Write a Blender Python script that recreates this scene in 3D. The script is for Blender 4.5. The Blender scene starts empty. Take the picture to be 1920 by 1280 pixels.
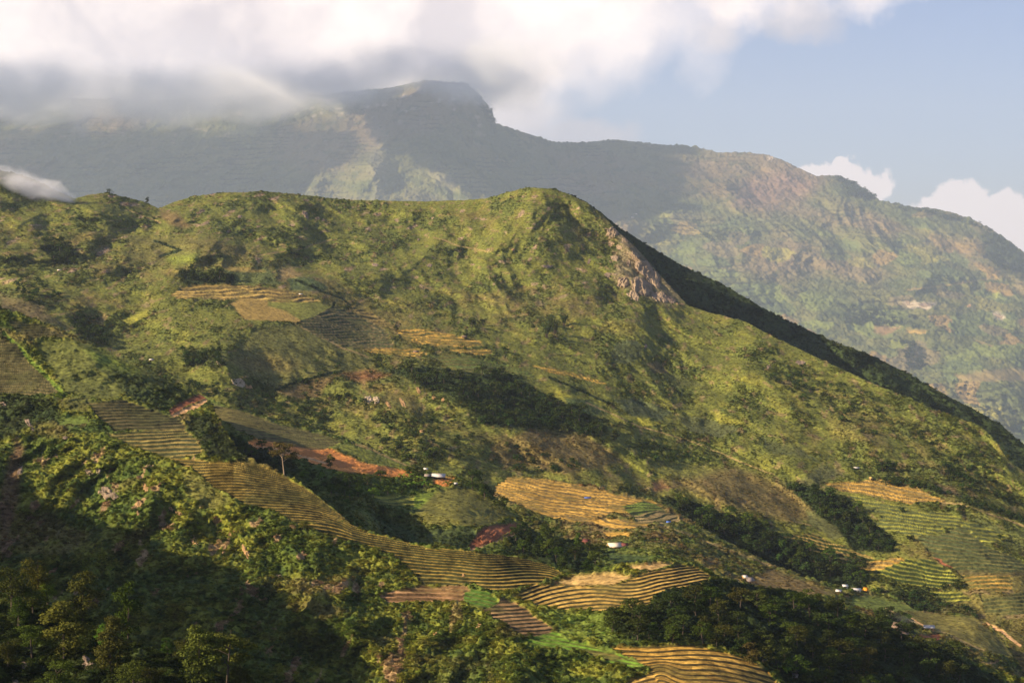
import bpy, math, random
import numpy as np
from mathutils import Vector, Matrix

# ---------------------------------------------------------------- camera, world, sun, exposure
sc = bpy.context.scene
COL = sc.collection
F = 3200.0                      # focal length in photo pixels (photo 1920 wide)
HOR = 480.0                     # photo row of the horizon
PITCH = math.atan((640.0 - HOR) / F)
cam_d = bpy.data.cameras.new("camera")
cam = bpy.data.objects.new("camera", cam_d); COL.objects.link(cam)
cam_d.lens = 36.0 * F / 1920.0; cam_d.sensor_width = 36.0
cam_d.clip_start = 1.0; cam_d.clip_end = 80000.0
cam.location = (0, 0, 0); cam.rotation_euler = (math.pi / 2 - PITCH, 0, 0)
sc.camera = cam

DENOISE = True
SUN_EL = math.radians(27.0)
SUN_AZ = math.radians(-107.0)    # measured from +Y towards +X: the sun stands left, a little beyond
SUN = np.array([math.sin(SUN_AZ) * math.cos(SUN_EL), math.cos(SUN_AZ) * math.cos(SUN_EL), math.sin(SUN_EL)])
sun_d = bpy.data.lights.new("sun", 'SUN'); sun = bpy.data.objects.new("sun", sun_d); COL.objects.link(sun)
sun_d.energy = 5.0; sun_d.angle = math.radians(0.5); sun_d.color = (1.0, 0.81, 0.56)
sun.rotation_euler = Vector(SUN).to_track_quat('Z', 'Y').to_euler()

sc.view_settings.view_transform = 'Standard'; sc.view_settings.look = 'None'
sc.view_settings.gamma = 1.0; sc.view_settings.exposure = 1.08
sc.cycles.max_bounces = 20; sc.cycles.diffuse_bounces = 2; sc.cycles.glossy_bounces = 1
sc.cycles.transmission_bounces = 2; sc.cycles.transparent_max_bounces = 8; sc.cycles.volume_bounces = 18
sc.cycles.use_denoising = DENOISE
sc.cycles.volume_step_rate = 1.0
sc.cycles.volume_max_steps = 256

def px_dir(u, v):
    x = (u - 960.0) / F; zz = -(v - 640.0) / F
    c, s = math.cos(PITCH), math.sin(PITCH)
    return x, c + zz * s, -s + zz * c

def world_sky():
    w = bpy.data.worlds.new("World"); sc.world = w; w.use_nodes = True
    nt = w.node_tree; N = nt.nodes; L = nt.links; N.clear()
    out = N.new('ShaderNodeOutputWorld'); bg = N.new('ShaderNodeBackground')
    sky = N.new('ShaderNodeTexSky'); sky.sky_type = 'NISHITA'; sky.sun_disc = False
    sky.sun_elevation = SUN_EL; sky.sun_rotation = SUN_AZ
    sky.altitude = 900; sky.air_density = 1.0; sky.dust_density = 1.2; sky.ozone_density = 1.5
    bg.inputs['Strength'].default_value = 0.052
    tc = N.new('ShaderNodeTexCoord')
    nz = N.new('ShaderNodeTexNoise'); nz.inputs['Scale'].default_value = 14; nz.inputs['Detail'].default_value = 6; nz.inputs['Roughness'].default_value = .55
    L.new(tc.outputs['Generated'], nz.inputs['Vector'])
    # warped direction
    sub = N.new('ShaderNodeVectorMath'); sub.operation = 'SUBTRACT'; sub.inputs[1].default_value = (.5, .5, .5)
    L.new(nz.outputs['Color'], sub.inputs[0])
    def warped(k):
        sc_ = N.new('ShaderNodeVectorMath'); sc_.operation = 'SCALE'; sc_.inputs['Scale'].default_value = k
        L.new(sub.outputs[0], sc_.inputs[0])
        ad = N.new('ShaderNodeVectorMath'); ad.operation = 'ADD'
        L.new(tc.outputs['Generated'], ad.inputs[0]); L.new(sc_.outputs[0], ad.inputs[1]); return ad.outputs[0]
    wl = warped(.10)
    nzs = N.new('ShaderNodeTexNoise'); nzs.inputs['Scale'].default_value = 55; nzs.inputs['Detail'].default_value = 6; nzs.inputs['Roughness'].default_value = .6; L.new(tc.outputs['Generated'], nzs.inputs['Vector'])
    sub = N.new('ShaderNodeVectorMath'); sub.operation = 'SUBTRACT'; sub.inputs[1].default_value = (.5, .5, .5); L.new(nzs.outputs['Color'], sub.inputs[0])
    ws = warped(.026)
    def m(op, a, b=None, cl=False):
        n = N.new('ShaderNodeMath'); n.operation = op; n.use_clamp = cl
        for i, x in enumerate((a, b)):
            if x is None: continue
            if isinstance(x, (int, float)): n.inputs[i].default_value = x
            else: L.new(x, n.inputs[i])
        return n.outputs[0]
    def puff(u, v, ru, rv, vec, soft):       # one cloud puff: an ellipse of directions with a ragged edge
        d = Vector(px_dir(u, v)).normalized()
        s = N.new('ShaderNodeVectorMath'); s.operation = 'SUBTRACT'; s.inputs[1].default_value = d; L.new(vec, s.inputs[0])
        mu = N.new('ShaderNodeVectorMath'); mu.operation = 'MULTIPLY'; mu.inputs[1].default_value = (F / ru, 1.0, F / rv); L.new(s.outputs[0], mu.inputs[0])
        le = N.new('ShaderNodeVectorMath'); le.operation = 'LENGTH'; L.new(mu.outputs[0], le.inputs[0])
        a = m('SUBTRACT', 1.0, le.outputs['Value']); a = m('DIVIDE', a, soft)
        return m('ADD', a, .5, True)
    def union(lst):
        r = lst[0]
        for x in lst[1:]: r = m('MAXIMUM', r, x)
        return r
    big = union([puff(u, v, a, b, wl, s) for u, v, a, b, s in
                 [(-200, -60, 700, 420, .5), (250, -10, 620, 330, .5), (600, 40, 420, 260, .5), (870, 15, 300, 190, .6),
                  (1050, -20, 260, 170, .7), (1230, -60, 300, 95, .7), (960, 105, 165, 85, .8), (1480, -75, 260, 75, .8)]])
    low = union([puff(u, v, a, b, ws, s) for u, v, a, b, s in
                 [(1100, 262, 90, 34, .6), (960, 220, 80, 60, .8), (1500, 42, 70, 34, .9), (1340, 65, 40, 25, 1.2)]])
    cum = union([puff(u, v, a, b, ws, s) for u, v, a, b, s in
                 [(1545, 335, 52, 32, .16), (1585, 328, 40, 28, .16), (1625, 345, 42, 28, .2), (1782, 395, 50, 50, .14), (1825, 400, 46, 56, .14), (1880, 415, 50, 55, .14),
                  (1925, 455, 70, 60, .3), (1750, 425, 50, 40, .3), (2050, 430, 120, 90, .3)]])
    # brightness variation inside the clouds
    nz2 = N.new('ShaderNodeTexNoise'); nz2.inputs['Scale'].default_value = 13; nz2.inputs['Detail'].default_value = 9; nz2.inputs['Roughness'].default_value = .58
    L.new(wl, nz2.inputs['Vector'])
    cr = N.new('ShaderNodeValToRGB'); L.new(nz2.outputs['Fac'], cr.inputs['Fac'])
    cr.color_ramp.elements[0].position = .36; cr.color_ramp.elements[0].color = (9.5, 8.1, 7.9, 1)
    cr.color_ramp.elements[1].position = .62; cr.color_ramp.elements[1].color = (15.5, 13.0, 11.5, 1)
    def mix(f, a, b):
        n = N.new('ShaderNodeMix'); n.data_type = 'RGBA'
        if isinstance(f, (int, float)): n.inputs['Factor'].default_value = f
        else: L.new(f, n.inputs['Factor'])
        for s, x in (('A', a), ('B', b)):
            i = [q for q in n.inputs if q.name == s and q.type == 'RGBA'][0]
            if isinstance(x, tuple): i.default_value = x
            else: L.new(x, i)
        return [q for q in n.outputs if q.type == 'RGBA'][0]
    gain = N.new('ShaderNodeMix'); gain.data_type = 'RGBA'; gain.blend_type = 'MULTIPLY'; gain.inputs['Factor'].default_value = 1
    ii = [q for q in gain.inputs if q.type == 'RGBA']; L.new(sky.outputs[0], ii[0]); ii[1].default_value = (1.03, .99, 1.24, 1)
    c = [q for q in gain.outputs if q.type == 'RGBA'][0]
    c = mix(m('MULTIPLY', low, .75), c, (7.4, 6.6, 6.7, 1))
    c = mix(m('MULTIPLY', cum, .95), c, (12.5, 10.6, 9.8, 1))
    c = mix(m('MULTIPLY', big, .96), c, cr.outputs['Color'])
    L.new(c, bg.inputs['Color']); L.new(bg.outputs[0], out.inputs['Surface'])
world_sky()

# ---------------------------------------------------------------- numpy noise
def _hash(ix, iy, seed):
    h = (ix.astype(np.int64) * 374761393 + iy.astype(np.int64) * 668265263 + seed * 1442695041) & 0xffffffff
    h = ((h ^ (h >> 13)) * 1274126177) & 0xffffffff
    return (h ^ (h >> 16)) & 0xffff
_ang = np.arange(65536) * (2 * np.pi / 65536.0)
_GX = np.cos(_ang).astype(np.float32); _GY = np.sin(_ang).astype(np.float32)
def perlin(x, y, seed=0):
    x0 = np.floor(x); y0 = np.floor(y); fx = (x - x0).astype(np.float32); fy = (y - y0).astype(np.float32)
    ix = x0.astype(np.int64); iy = y0.astype(np.int64)
    def g(dx, dy):
        h = _hash(ix + dx, iy + dy, seed); return _GX[h] * (fx - dx) + _GY[h] * (fy - dy)
    sx = fx * fx * fx * (fx * (fx * 6 - 15) + 10); sy = fy * fy * fy * (fy * (fy * 6 - 15) + 10)
    a = g(0, 0); b = g(1, 0); c = g(0, 1); d = g(1, 1)
    return ((a + sx * (b - a)) * (1 - sy) + (c + sx * (d - c)) * sy) * 1.5
def fbm(x, y, octs=4, seed=0, gain=.5):
    r = 0; a = 1.0
    for o in range(octs):
        r = r + a * perlin(x * 2 ** o + 17.3 * o, y * 2 ** o - 9.1 * o, seed + o); a *= gain
    return r
def ridged(x, y, octs=4, seed=0, gain=.5):
    r = 0; a = 1.0; w = 0
    for o in range(octs):
        r = r + a * (1 - np.abs(perlin(x * 2 ** o + 7.7 * o, y * 2 ** o + 3.1 * o, seed + o)) * 1.6); w += a; a *= gain
    return r / w
def cells(x, y, seed=0):                    # distance to the nearest jittered cell centre, and its id
    ix = np.floor(x).astype(np.int64); iy = np.floor(y).astype(np.int64)
    best = np.full(x.shape, 9.0, np.float32); bid = np.zeros(x.shape, np.int64)
    for dx in (-1, 0, 1):
        for dy in (-1, 0, 1):
            h = _hash(ix + dx, iy + dy, seed); h2 = _hash(ix + dx, iy + dy, seed + 77)
            d = (ix + dx + h / 65536.0 - x) ** 2 + (iy + dy + h2 / 65536.0 - y) ** 2
            d = d.astype(np.float32); k = d < best; best[k] = d[k]; bid[k] = h[k]
    return np.sqrt(best), bid
def sstep(a, b, x):
    t = np.clip((x - a) / (b - a), 0, 1); return t * t * (3 - 2 * t)
rng = np.random.default_rng(7)

# ---------------------------------------------------------------- naming helpers
def tag(o, label=None, cat=None, group=None, kind=None):
    if label: o['label'] = label
    if cat: o['category'] = cat
    if group: o['group'] = group
    if kind: o['kind'] = kind
    return o
def new_obj(name, me, parent=None, link=True):
    o = bpy.data.objects.new(name, me)
    if link: COL.objects.link(o)
    if parent is not None: o.parent = parent
    return o
def mesh_from(name, co, faces_quads=None, faces_tris=None, smooth=False, mats=(), midx=None):
    me = bpy.data.meshes.new(name)
    co = np.asarray(co, np.float32).reshape(-1, 3)
    q = np.zeros((0, 4), np.int32) if faces_quads is None else np.asarray(faces_quads, np.int32).reshape(-1, 4)
    t = np.zeros((0, 3), np.int32) if faces_tris is None else np.asarray(faces_tris, np.int32).reshape(-1, 3)
    me.vertices.add(len(co)); me.vertices.foreach_set('co', co.ravel())
    nl = q.size + t.size; me.loops.add(nl)
    me.loops.foreach_set('vertex_index', np.concatenate([q.ravel(), t.ravel()]).astype(np.int32))
    me.polygons.add(len(q) + len(t))
    st = np.concatenate([np.arange(len(q)) * 4, q.size + np.arange(len(t)) * 3]).astype(np.int32)
    me.polygons.foreach_set('loop_start', st)
    if midx is not None: me.polygons.foreach_set('material_index', np.asarray(midx, np.int32))
    me.update(calc_edges=True)
    if smooth: me.polygons.foreach_set('use_smooth', np.ones(len(q) + len(t), bool))
    for m_ in mats: me.materials.append(m_)
    return me

def add_box(name, x0, x1, y0, y1, z0, z1):
    co = [(x, y, z) for x in (x0, x1) for y in (y0, y1) for z in (z0, z1)]
    q = [(0, 1, 3, 2), (4, 6, 7, 5), (0, 4, 5, 1), (2, 3, 7, 6), (0, 2, 6, 4), (1, 5, 7, 3)]
    return mesh_from(name, co, q)

# ---------------------------------------------------------------- materials
def mat_new(name):
    m = bpy.data.materials.new(name); m.use_nodes = True; nt = m.node_tree; nt.nodes.clear()
    out = nt.nodes.new('ShaderNodeOutputMaterial'); return m, nt, nt.nodes, nt.links, out
def mat_terrain():
    m, nt, N, L, out = mat_new("hillside ground")
    b = N.new('ShaderNodeBsdfPrincipled'); b.inputs['Roughness'].default_value = .95; b.inputs['Specular IOR Level'].default_value = .1
    at = N.new('ShaderNodeAttribute'); at.attribute_name = 'Col'
    tc = N.new('ShaderNodeTexCoord')
    n1 = N.new('ShaderNodeTexNoise'); n1.inputs['Scale'].default_value = .22; n1.inputs['Detail'].default_value = 6; n1.inputs['Roughness'].default_value = .65
    L.new(tc.outputs['Object'], n1.inputs['Vector'])
    r = N.new('ShaderNodeMapRange'); r.inputs['From Min'].default_value = .36; r.inputs['From Max'].default_value = .64; r.inputs['To Min'].default_value = .48; r.inputs['To Max'].default_value = 1.55
    L.new(n1.outputs['Fac'], r.inputs['Value'])
    mu = N.new('ShaderNodeVectorMath'); mu.operation = 'SCALE'; L.new(at.outputs['Color'], mu.inputs[0]); L.new(r.outputs[0], mu.inputs['Scale'])
    L.new(mu.outputs[0], b.inputs['Base Color'])
    bp = N.new('ShaderNodeBump'); bp.inputs['Strength'].default_value = .6; bp.inputs['Distance'].default_value = 1.2
    L.new(n1.outputs['Fac'], bp.inputs['Height']); L.new(bp.outputs[0], b.inputs['Normal'])
    L.new(b.outputs[0], out.inputs['Surface']); return m
def mat_leaf(name, col=None, inst=False, trans=.3, var=.35):
    m, nt, N, L, out = mat_new(name)
    d = N.new('ShaderNodeBsdfDiffuse'); t = N.new('ShaderNodeBsdfTranslucent'); mx = N.new('ShaderNodeMixShader'); mx.inputs[0].default_value = trans
    g = N.new('ShaderNodeNewGeometry')
    r = N.new('ShaderNodeMapRange'); r.inputs['To Min'].default_value = 1 - var; r.inputs['To Max'].default_value = 1 + var
    L.new(g.outputs['Random Per Island'], r.inputs['Value'])
    oi = N.new('ShaderNodeObjectInfo')
    hs = N.new('ShaderNodeHueSaturation')
    r2 = N.new('ShaderNodeMapRange'); r2.inputs['To Min'].default_value = .475; r2.inputs['To Max'].default_value = .52
    L.new(oi.outputs['Random'], r2.inputs['Value']); L.new(r2.outputs[0], hs.inputs['Hue'])
    r3 = N.new('ShaderNodeMapRange'); r3.inputs['To Min'].default_value = .7; r3.inputs['To Max'].default_value = 1.3
    ml = N.new('ShaderNodeMath'); ml.operation = 'MULTIPLY_ADD'; ml.inputs[1].default_value = 7.13; ml.inputs[2].default_value = .3; fr = N.new('ShaderNodeMath'); fr.operation = 'FRACT'
    L.new(oi.outputs['Random'], ml.inputs[0]); L.new(ml.outputs[0], fr.inputs[0]); L.new(fr.outputs[0], r3.inputs['Value'])
    m2 = N.new('ShaderNodeMath'); m2.operation = 'MULTIPLY'; L.new(r.outputs[0], m2.inputs[0]); L.new(r3.outputs[0], m2.inputs[1]); L.new(m2.outputs[0], hs.inputs['Value'])
    if inst:
        at = N.new('ShaderNodeAttribute'); at.attribute_type = 'INSTANCER'; at.attribute_name = 'col'; L.new(at.outputs['Color'], hs.inputs['Color'])
    else:
        hs.inputs['Color'].default_value = (*col, 1)
    L.new(hs.outputs[0], d.inputs['Color']); L.new(hs.outputs[0], t.inputs['Color'])
    L.new(d.outputs[0], mx.inputs[1]); L.new(t.outputs[0], mx.inputs[2]); L.new(mx.outputs[0], out.inputs['Surface']); return m
def mat_plain(name, col, rough=.8, nscale=1.0, var=.25, metal=0.0, bump=0.0, stripes=0.0):
    m, nt, N, L, out = mat_new(name)
    b = N.new('ShaderNodeBsdfPrincipled'); b.inputs['Roughness'].default_value = rough; b.inputs['Metallic'].default_value = metal
    b.inputs['Specular IOR Level'].default_value = .2
    tc = N.new('ShaderNodeTexCoord'); n1 = N.new('ShaderNodeTexNoise'); n1.inputs['Scale'].default_value = nscale; n1.inputs['Detail'].default_value = 5
    L.new(tc.outputs['Object'], n1.inputs['Vector'])
    r = N.new('ShaderNodeMapRange'); r.inputs['From Min'].default_value = .3; r.inputs['From Max'].default_value = .7; r.inputs['To Min'].default_value = 1 - var; r.inputs['To Max'].default_value = 1 + var
    L.new(n1.outputs['Fac'], r.inputs['Value'])
    mu = N.new('ShaderNodeVectorMath'); mu.operation = 'SCALE'; mu.inputs[0].default_value = col; L.new(r.outputs[0], mu.inputs['Scale'])
    L.new(mu.outputs[0], b.inputs['Base Color'])
    if bump:
        bp = N.new('ShaderNodeBump'); bp.inputs['Strength'].default_value = .8; bp.inputs['Distance'].default_value = bump
        L.new(n1.outputs['Fac'], bp.inputs['Height']); L.new(bp.outputs[0], b.inputs['Normal'])
    L.new(b.outputs[0], out.inputs['Surface']); return m
M_TER = mat_terrain()

# ---------------------------------------------------------------- terrain layers
def world_at(u, v, D):
    x, y, z = px_dir(u, v); return x / y * D, D + 0 * u, z / y * D
def tps_fit(pts):
    P = np.array(pts, float); x = P[:, :2] / 1000.0; y = np.log(P[:, 2]); n = len(x)
    d2 = ((x[:, None] - x[None]) ** 2).sum(-1); K = .5 * d2 * np.log(d2 + 1e-12)
    K += np.eye(n) * 2e-4
    A = np.zeros((n + 3, n + 3)); A[:n, :n] = K; A[:n, n] = 1; A[:n, n + 1:] = x; A[n, :n] = 1; A[n + 1:, :n] = x.T
    w = np.linalg.solve(A, np.concatenate([y, [0, 0, 0]]))
    def ev(u, v):
        uu = np.clip(u, -160, 2080) / 1000.0; vv = v / 1000.0
        r = w[n] + w[n + 1] * uu + w[n + 2] * vv
        for i in range(n):
            q = (uu - x[i, 0]) ** 2 + (vv - x[i, 1]) ** 2
            r = r + w[i] * .5 * q * np.log(q + 1e-12)
        return np.exp(r)
    return ev
def poly_sd(poly, U, V):
    """signed distance (px) to a polygon: positive inside"""
    P = np.array(poly, float); n = len(P)
    d2 = np.full(U.shape, 1e12); ins = np.zeros(U.shape, bool)
    for i in range(n):
        a = P[i]; b = P[(i + 1) % n]; e = b - a
        wx = U - a[0]; wy = V - a[1]
        t = np.clip((wx * e[0] + wy * e[1]) / max(e @ e, 1e-9), 0, 1)
        d2 = np.minimum(d2, (wx - e[0] * t) ** 2 + (wy - e[1] * t) ** 2)
        if a[1] != b[1]:
            c = ((a[1] > V) != (b[1] > V)) & (U < (b[0] - a[0]) * (V - a[1]) / (b[1] - a[1]) + a[0]); ins ^= c
    d = np.sqrt(d2); return np.where(ins, d, -d)
def line_d(line, U, V):
    P = np.array(line, float); d2 = np.full(U.shape, 1e12)
    for i in range(len(P) - 1):
        a = P[i]; e = P[i + 1] - a; wx = U - a[0]; wy = V - a[1]
        t = np.clip((wx * e[0] + wy * e[1]) / max(e @ e, 1e-9), 0, 1)
        d2 = np.minimum(d2, (wx - e[0] * t) ** 2 + (wy - e[1] * t) ** 2)
    return np.sqrt(d2)

# albedo palette
C = dict(grass=(.124, .134, .026), bush=(.062, .092, .014), forest=(.022, .034, .010), brown=(.150, .108, .040), gold=(.46, .27, .05),
         paleg=(.50, .33, .10), bright=(.145, .195, .028), olive=(.125, .115, .032), yg=(.25, .24, .035), rock=(.40, .33, .25), soil=(.66, .26, .065),
         road=(.58, .34, .15), red=(.20, .075, .035), purple=(.135, .10, .045), dkfield=(.062, .075, .028), grn=(.085, .125, .025), tan=(.26, .19, .075), straw=(.29, .20, .055))

class Layer: pass
LAYERS = {}
def make_layer(name, crest, bottom, dpts, du, dv, relief, veg, base, paint=(), terr=(), lines=(), seed=0, back=600, dens0=None, patch=None, label=None):
    Ly = Layer(); LAYERS[name] = Ly
    cu = np.concatenate([np.linspace(-520, -60, 40, endpoint=False), np.arange(-60, 1980, du), np.linspace(1980, 2440, 40)])
    cr = np.array(crest, float); bo = np.array(bottom, float)
    vc = np.interp(cu, cr[:, 0], cr[:, 1]); vb = np.interp(cu, bo[:, 0], bo[:, 1]); vb = np.maximum(vb, vc + 12)
    nr = int((vb - vc)[(cu > -60) & (cu < 1980)].max() / dv) + 2
    t = np.linspace(0, 1, nr) ** 1.0
    U = np.repeat(cu[None], nr, 0); V = vc[None] + (vb - vc)[None] * t[:, None]
    DV = V - vc[None]
    D0 = tps_fit(dpts)(U, V)
    X, Y, Z = world_at(U, V, D0)
    R = relief(X, Y, Z, U, V, DV)                       # metres along the view
    # masks
    wu = 5.0 * fbm(X / 60.0, Y / 60.0, 3, 91); wv = 3.0 * fbm(X / 60.0 + 50, Y / 60.0, 3, 95)
    col = base(X, Y, Z, U, V, DV).astype(np.float32)
    dens = np.ones(U.shape, np.float32) if dens0 is None else dens0(X, Y, Z, U, V, DV).astype(np.float32)
    flat = np.zeros(U.shape, np.float32)                # 1 = no scrub displacement
    for p in paint:
        cname, poly, soft, dn = p[:4]; fl = p[4] if len(p) > 4 else (1 - dn); op = p[5] if len(p) > 5 else 1.0
        P = np.array(poly); m = (U > P[:, 0].min() - 30) & (U < P[:, 0].max() + 30) & (V > P[:, 1].min() - 30) & (V < P[:, 1].max() + 30)
        if not m.any(): continue
        sd = poly_sd(poly, U[m] + wu[m], V[m] + wv[m]); k = (sstep(-soft, soft, sd) * op).astype(np.float32)
        c = np.array(C[cname] if isinstance(cname, str) else cname, np.float32)
        vr = (1 + .22 * fbm(X[m] / 22.0, Y[m] / 22.0, 3, 5))[:, None]
        col[m] = col[m] * (1 - k[:, None]) + c * vr * k[:, None]; dens[m] = dens[m] * (1 - k) + dn * k; flat[m] = np.maximum(flat[m], k * fl)
    for cname, ln, w, dn in lines:
        P = np.array(ln); m = (U > P[:, 0].min() - 20) & (U < P[:, 0].max() + 20) & (V > P[:, 1].min() - 20) & (V < P[:, 1].max() + 20)
        d = line_d(ln, U[m] + wu[m] * .4, V[m] + wv[m] * .4); k = sstep(w + 1, w - .6, d).astype(np.float32)
        c = np.array(C[cname], np.float32); col[m] = col[m] * (1 - k[:, None]) + c * k[:, None]; dens[m] = dens[m] * (1 - k) + dn * k; flat[m] = np.maximum(flat[m], k)
    TD = np.zeros(U.shape, np.float32)
    vshift = np.zeros(U.shape)
    # terraces: the smooth slope becomes treads and risers that follow lines phi = const
    dzdr = np.gradient(Z, axis=0); dvdr = np.gradient(V, axis=0)
    for tr in terr:
        poly, phi, per, ctread, criser, op = tr[:6]
        P = np.array(poly); m = (U > P[:, 0].min() - 32) & (U < P[:, 0].max() + 32) & (V > P[:, 1].min() - 32) & (V < P[:, 1].max() + 32)
        if not m.any(): continue
        u = U[m]; v = V[m]; dvv = DV[m]
        sd = poly_sd(poly, u + wu[m] * .9, v + wv[m] * .9); k = sstep(-1.6, 1.6, sd + 1.6 * perlin(X[m] / 6.0, Y[m] / 9.0, 35))
        ph = phi(u, v, dvv) + .8 * per * fbm(X[m] / 85.0, Y[m] / 110.0, 2, 31) + .22 * per * perlin(X[m] / 24.0, Y[m] / 30.0, 33) + .06 * per * perlin(X[m] / 7.0, Y[m] / 9.0, 32)
        q = ph / per; fr = q - np.floor(q); idx = np.floor(q)
        tread = .68
        s = np.where(fr < tread, fr / tread * .5 * 0 + fr, tread * (1 - (fr - tread) / (1 - tread)))   # rises with fr on the tread, falls over the riser
        g = np.clip(-(dzdr[m] / np.maximum(dvdr[m], 1e-3)), .02, 1.0) * per            # drop per terrace in metres
        g = np.clip(g, .5, 3.0)
        R[m] *= (1 - .7 * sstep(-30, 12, sd))
        TD[m] = np.where(k > 0, (g * (s - .3) * 1.35) * k, TD[m])
        rs = sstep(tread - .04, tread + .06, fr) * (1 - sstep(.97, 1.0, fr))
        h = (_hash(idx.astype(np.int64), (u / 55 + perlin(idx * 3.3, u / 120) * 2).astype(np.int64), 3) / 65536.0)
        ct = np.array(C[ctread] if isinstance(ctread, str) else ctread); cs = np.array(C[criser] if isinstance(criser, str) else criser)
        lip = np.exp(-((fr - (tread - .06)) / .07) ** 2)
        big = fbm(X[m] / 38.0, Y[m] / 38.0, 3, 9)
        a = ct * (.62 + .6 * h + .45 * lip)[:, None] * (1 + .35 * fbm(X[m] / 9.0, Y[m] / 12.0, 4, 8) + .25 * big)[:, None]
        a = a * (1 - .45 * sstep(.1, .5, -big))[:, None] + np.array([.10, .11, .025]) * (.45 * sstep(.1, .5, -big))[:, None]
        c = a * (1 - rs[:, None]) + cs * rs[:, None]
        kk = (k * op)[:, None]
        col[m] = col[m] * (1 - kk) + c * kk; dens[m] *= (1 - k); flat[m] = np.maximum(flat[m], k)
    D = D0 + R
    X, Y, Z = world_at(U, V, D)
    Z = Z + veg(X, Y, U, V, dens) * (1 - .85 * flat) + TD
    # back of the hill
    nb = 8; bX = np.repeat(X[:1], nb, 0); bY = np.repeat(Y[:1], nb, 0); bZ = np.repeat(Z[:1], nb, 0)
    ks = (np.arange(nb, 0, -1) ** 1.6 / nb ** 1.6)[:, None] * back
    rad = np.sqrt(bX ** 2 + bY ** 2); bX += bX / rad * ks; bY += bY / rad * ks; bZ -= ks * .34 * (1 + .3 * fbm(bX / 200, bY / 200, 2, 3))
    GX = np.vstack([bX, X]); GY = np.vstack([bY, Y]); GZ = np.vstack([bZ, Z]); GC = np.concatenate([np.repeat(col[:1], nb, 0), col], 0)
    nr2, nc = GX.shape
    co = np.stack([GX, GY, GZ], -1).reshape(-1, 3)
    i = np.arange(nr2 * nc).reshape(nr2, nc)
    q = np.stack([i[1:, :-1], i[1:, 1:], i[:-1, 1:], i[:-1, :-1]], -1).reshape(-1, 4)
    me = mesh_from(name, co, q, smooth=True, mats=[M_TER])
    ca = me.color_attributes.new('Col', 'FLOAT_COLOR', 'POINT')
    ca.data.foreach_set('color', np.concatenate([GC.reshape(-1, 3), np.ones((nr2 * nc, 1), np.float32)], 1).astype(np.float32).ravel())
    o = new_obj(name, me); tag(o, kind='structure')
    Ly.U, Ly.V, Ly.X, Ly.Y, Ly.Z, Ly.col, Ly.dens, Ly.cu, Ly.vc, Ly.vb, Ly.nr, Ly.flat = U, V, X, Y, Z, col, dens, cu, vc, vb, nr, flat
    return Ly
def ij(Ly, u, v):
    j = int(np.clip(np.searchsorted(Ly.cu, u), 0, len(Ly.cu) - 1)); t = (v - Ly.vc[j]) / (Ly.vb[j] - Ly.vc[j])
    return int(np.clip(round(t * (Ly.nr - 1)), 0, Ly.nr - 1)), j
def surf(name, u, v):
    Ly = LAYERS[name]; i, j = ij(Ly, u, v); return Vector((float(Ly.X[i, j]), float(Ly.Y[i, j]), float(Ly.Z[i, j])))
def px_m(D): return D / F       # metres per photo pixel at distance D

def lerp3(a, b, k): return np.asarray(a, np.float32) * (1 - k[..., None]) + np.asarray(b, np.float32) * k[..., None]

# ---------------------------------------------------------------- the hills
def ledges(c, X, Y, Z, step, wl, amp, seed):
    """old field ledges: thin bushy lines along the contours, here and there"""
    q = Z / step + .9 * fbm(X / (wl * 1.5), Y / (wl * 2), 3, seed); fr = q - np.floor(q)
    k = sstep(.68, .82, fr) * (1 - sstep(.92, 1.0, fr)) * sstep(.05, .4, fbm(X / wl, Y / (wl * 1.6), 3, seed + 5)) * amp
    lit = np.exp(-((fr - .58) / .08) ** 2) * k.mean() * 0 + sstep(.5, .6, fr) * (1 - sstep(.6, .68, fr)) * sstep(-.05, .3, fbm(X / wl, Y / (wl * 1.6), 3, seed + 5)) * amp * .5  # paler strip along each ledge, sunlight put into the ground colour
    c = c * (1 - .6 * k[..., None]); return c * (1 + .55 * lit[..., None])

# ---- far mountain
F_CREST = [(-520, 190), (0, 176), (120, 186), (300, 190), (450, 182), (600, 180), (690, 170), (730, 166), (765, 158), (800, 152), (840, 155), (872, 157), (879, 159), (883, 168), (890, 170), (894, 178), (902, 181), (906, 193), (913, 195), (917, 204), (923, 207), (925, 218), (929, 232), (960, 243), (1000, 255), (1040, 268), (1100, 268), (1155, 263), (1200, 268), (1240, 272), (1290, 275), (1320, 280), (1345, 287), (1400, 287), (1440, 292), (1470, 302), (1500, 318), (1530, 331), (1560, 330), (1590, 338), (1620, 358), (1650, 377), (1700, 388), (1760, 393), (1820, 411), (1860, 432), (1890, 452), (1920, 475), (2000, 530), (2100, 585), (2440, 700)]
F_BOT = [(-520, 520), (0, 500), (1000, 500), (1130, 520), (1500, 720), (1920, 960), (2440, 1100)]
F_D = [(-100, 180, 8400), (300, 185, 8400), (600, 180, 8300), (700, 168, 8300), (880, 160, 8000), (927, 235, 7900), (1100, 268, 8200), (1300, 278, 8300), (1440, 292, 8100), (1600, 345, 7800), (1760, 393, 7500), (1920, 475, 7000), (2080, 585, 6600),
       (-100, 350, 7000), (200, 350, 7000), (500, 350, 7000), (700, 250, 7700), (700, 370, 6750), (850, 330, 7100), (950, 400, 6900), (1050, 330, 7700), (1150, 400, 6900), (1250, 350, 7500), (1250, 450, 6600), (1400, 400, 7100), (1400, 520, 6100), (1550, 450, 6750), (1600, 560, 5900), (1700, 480, 6700), (1750, 620, 5500), (1850, 540, 6300), (1900, 700, 5050), (1600, 650, 5350), (1920, 830, 4600), (1700, 800, 4700), (0, 480, 6000), (600, 480, 6000), (1000, 480, 6000), (1300, 600, 5500)]
FS = 4.2                       # the far mountain stands this much farther than first surveyed
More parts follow.
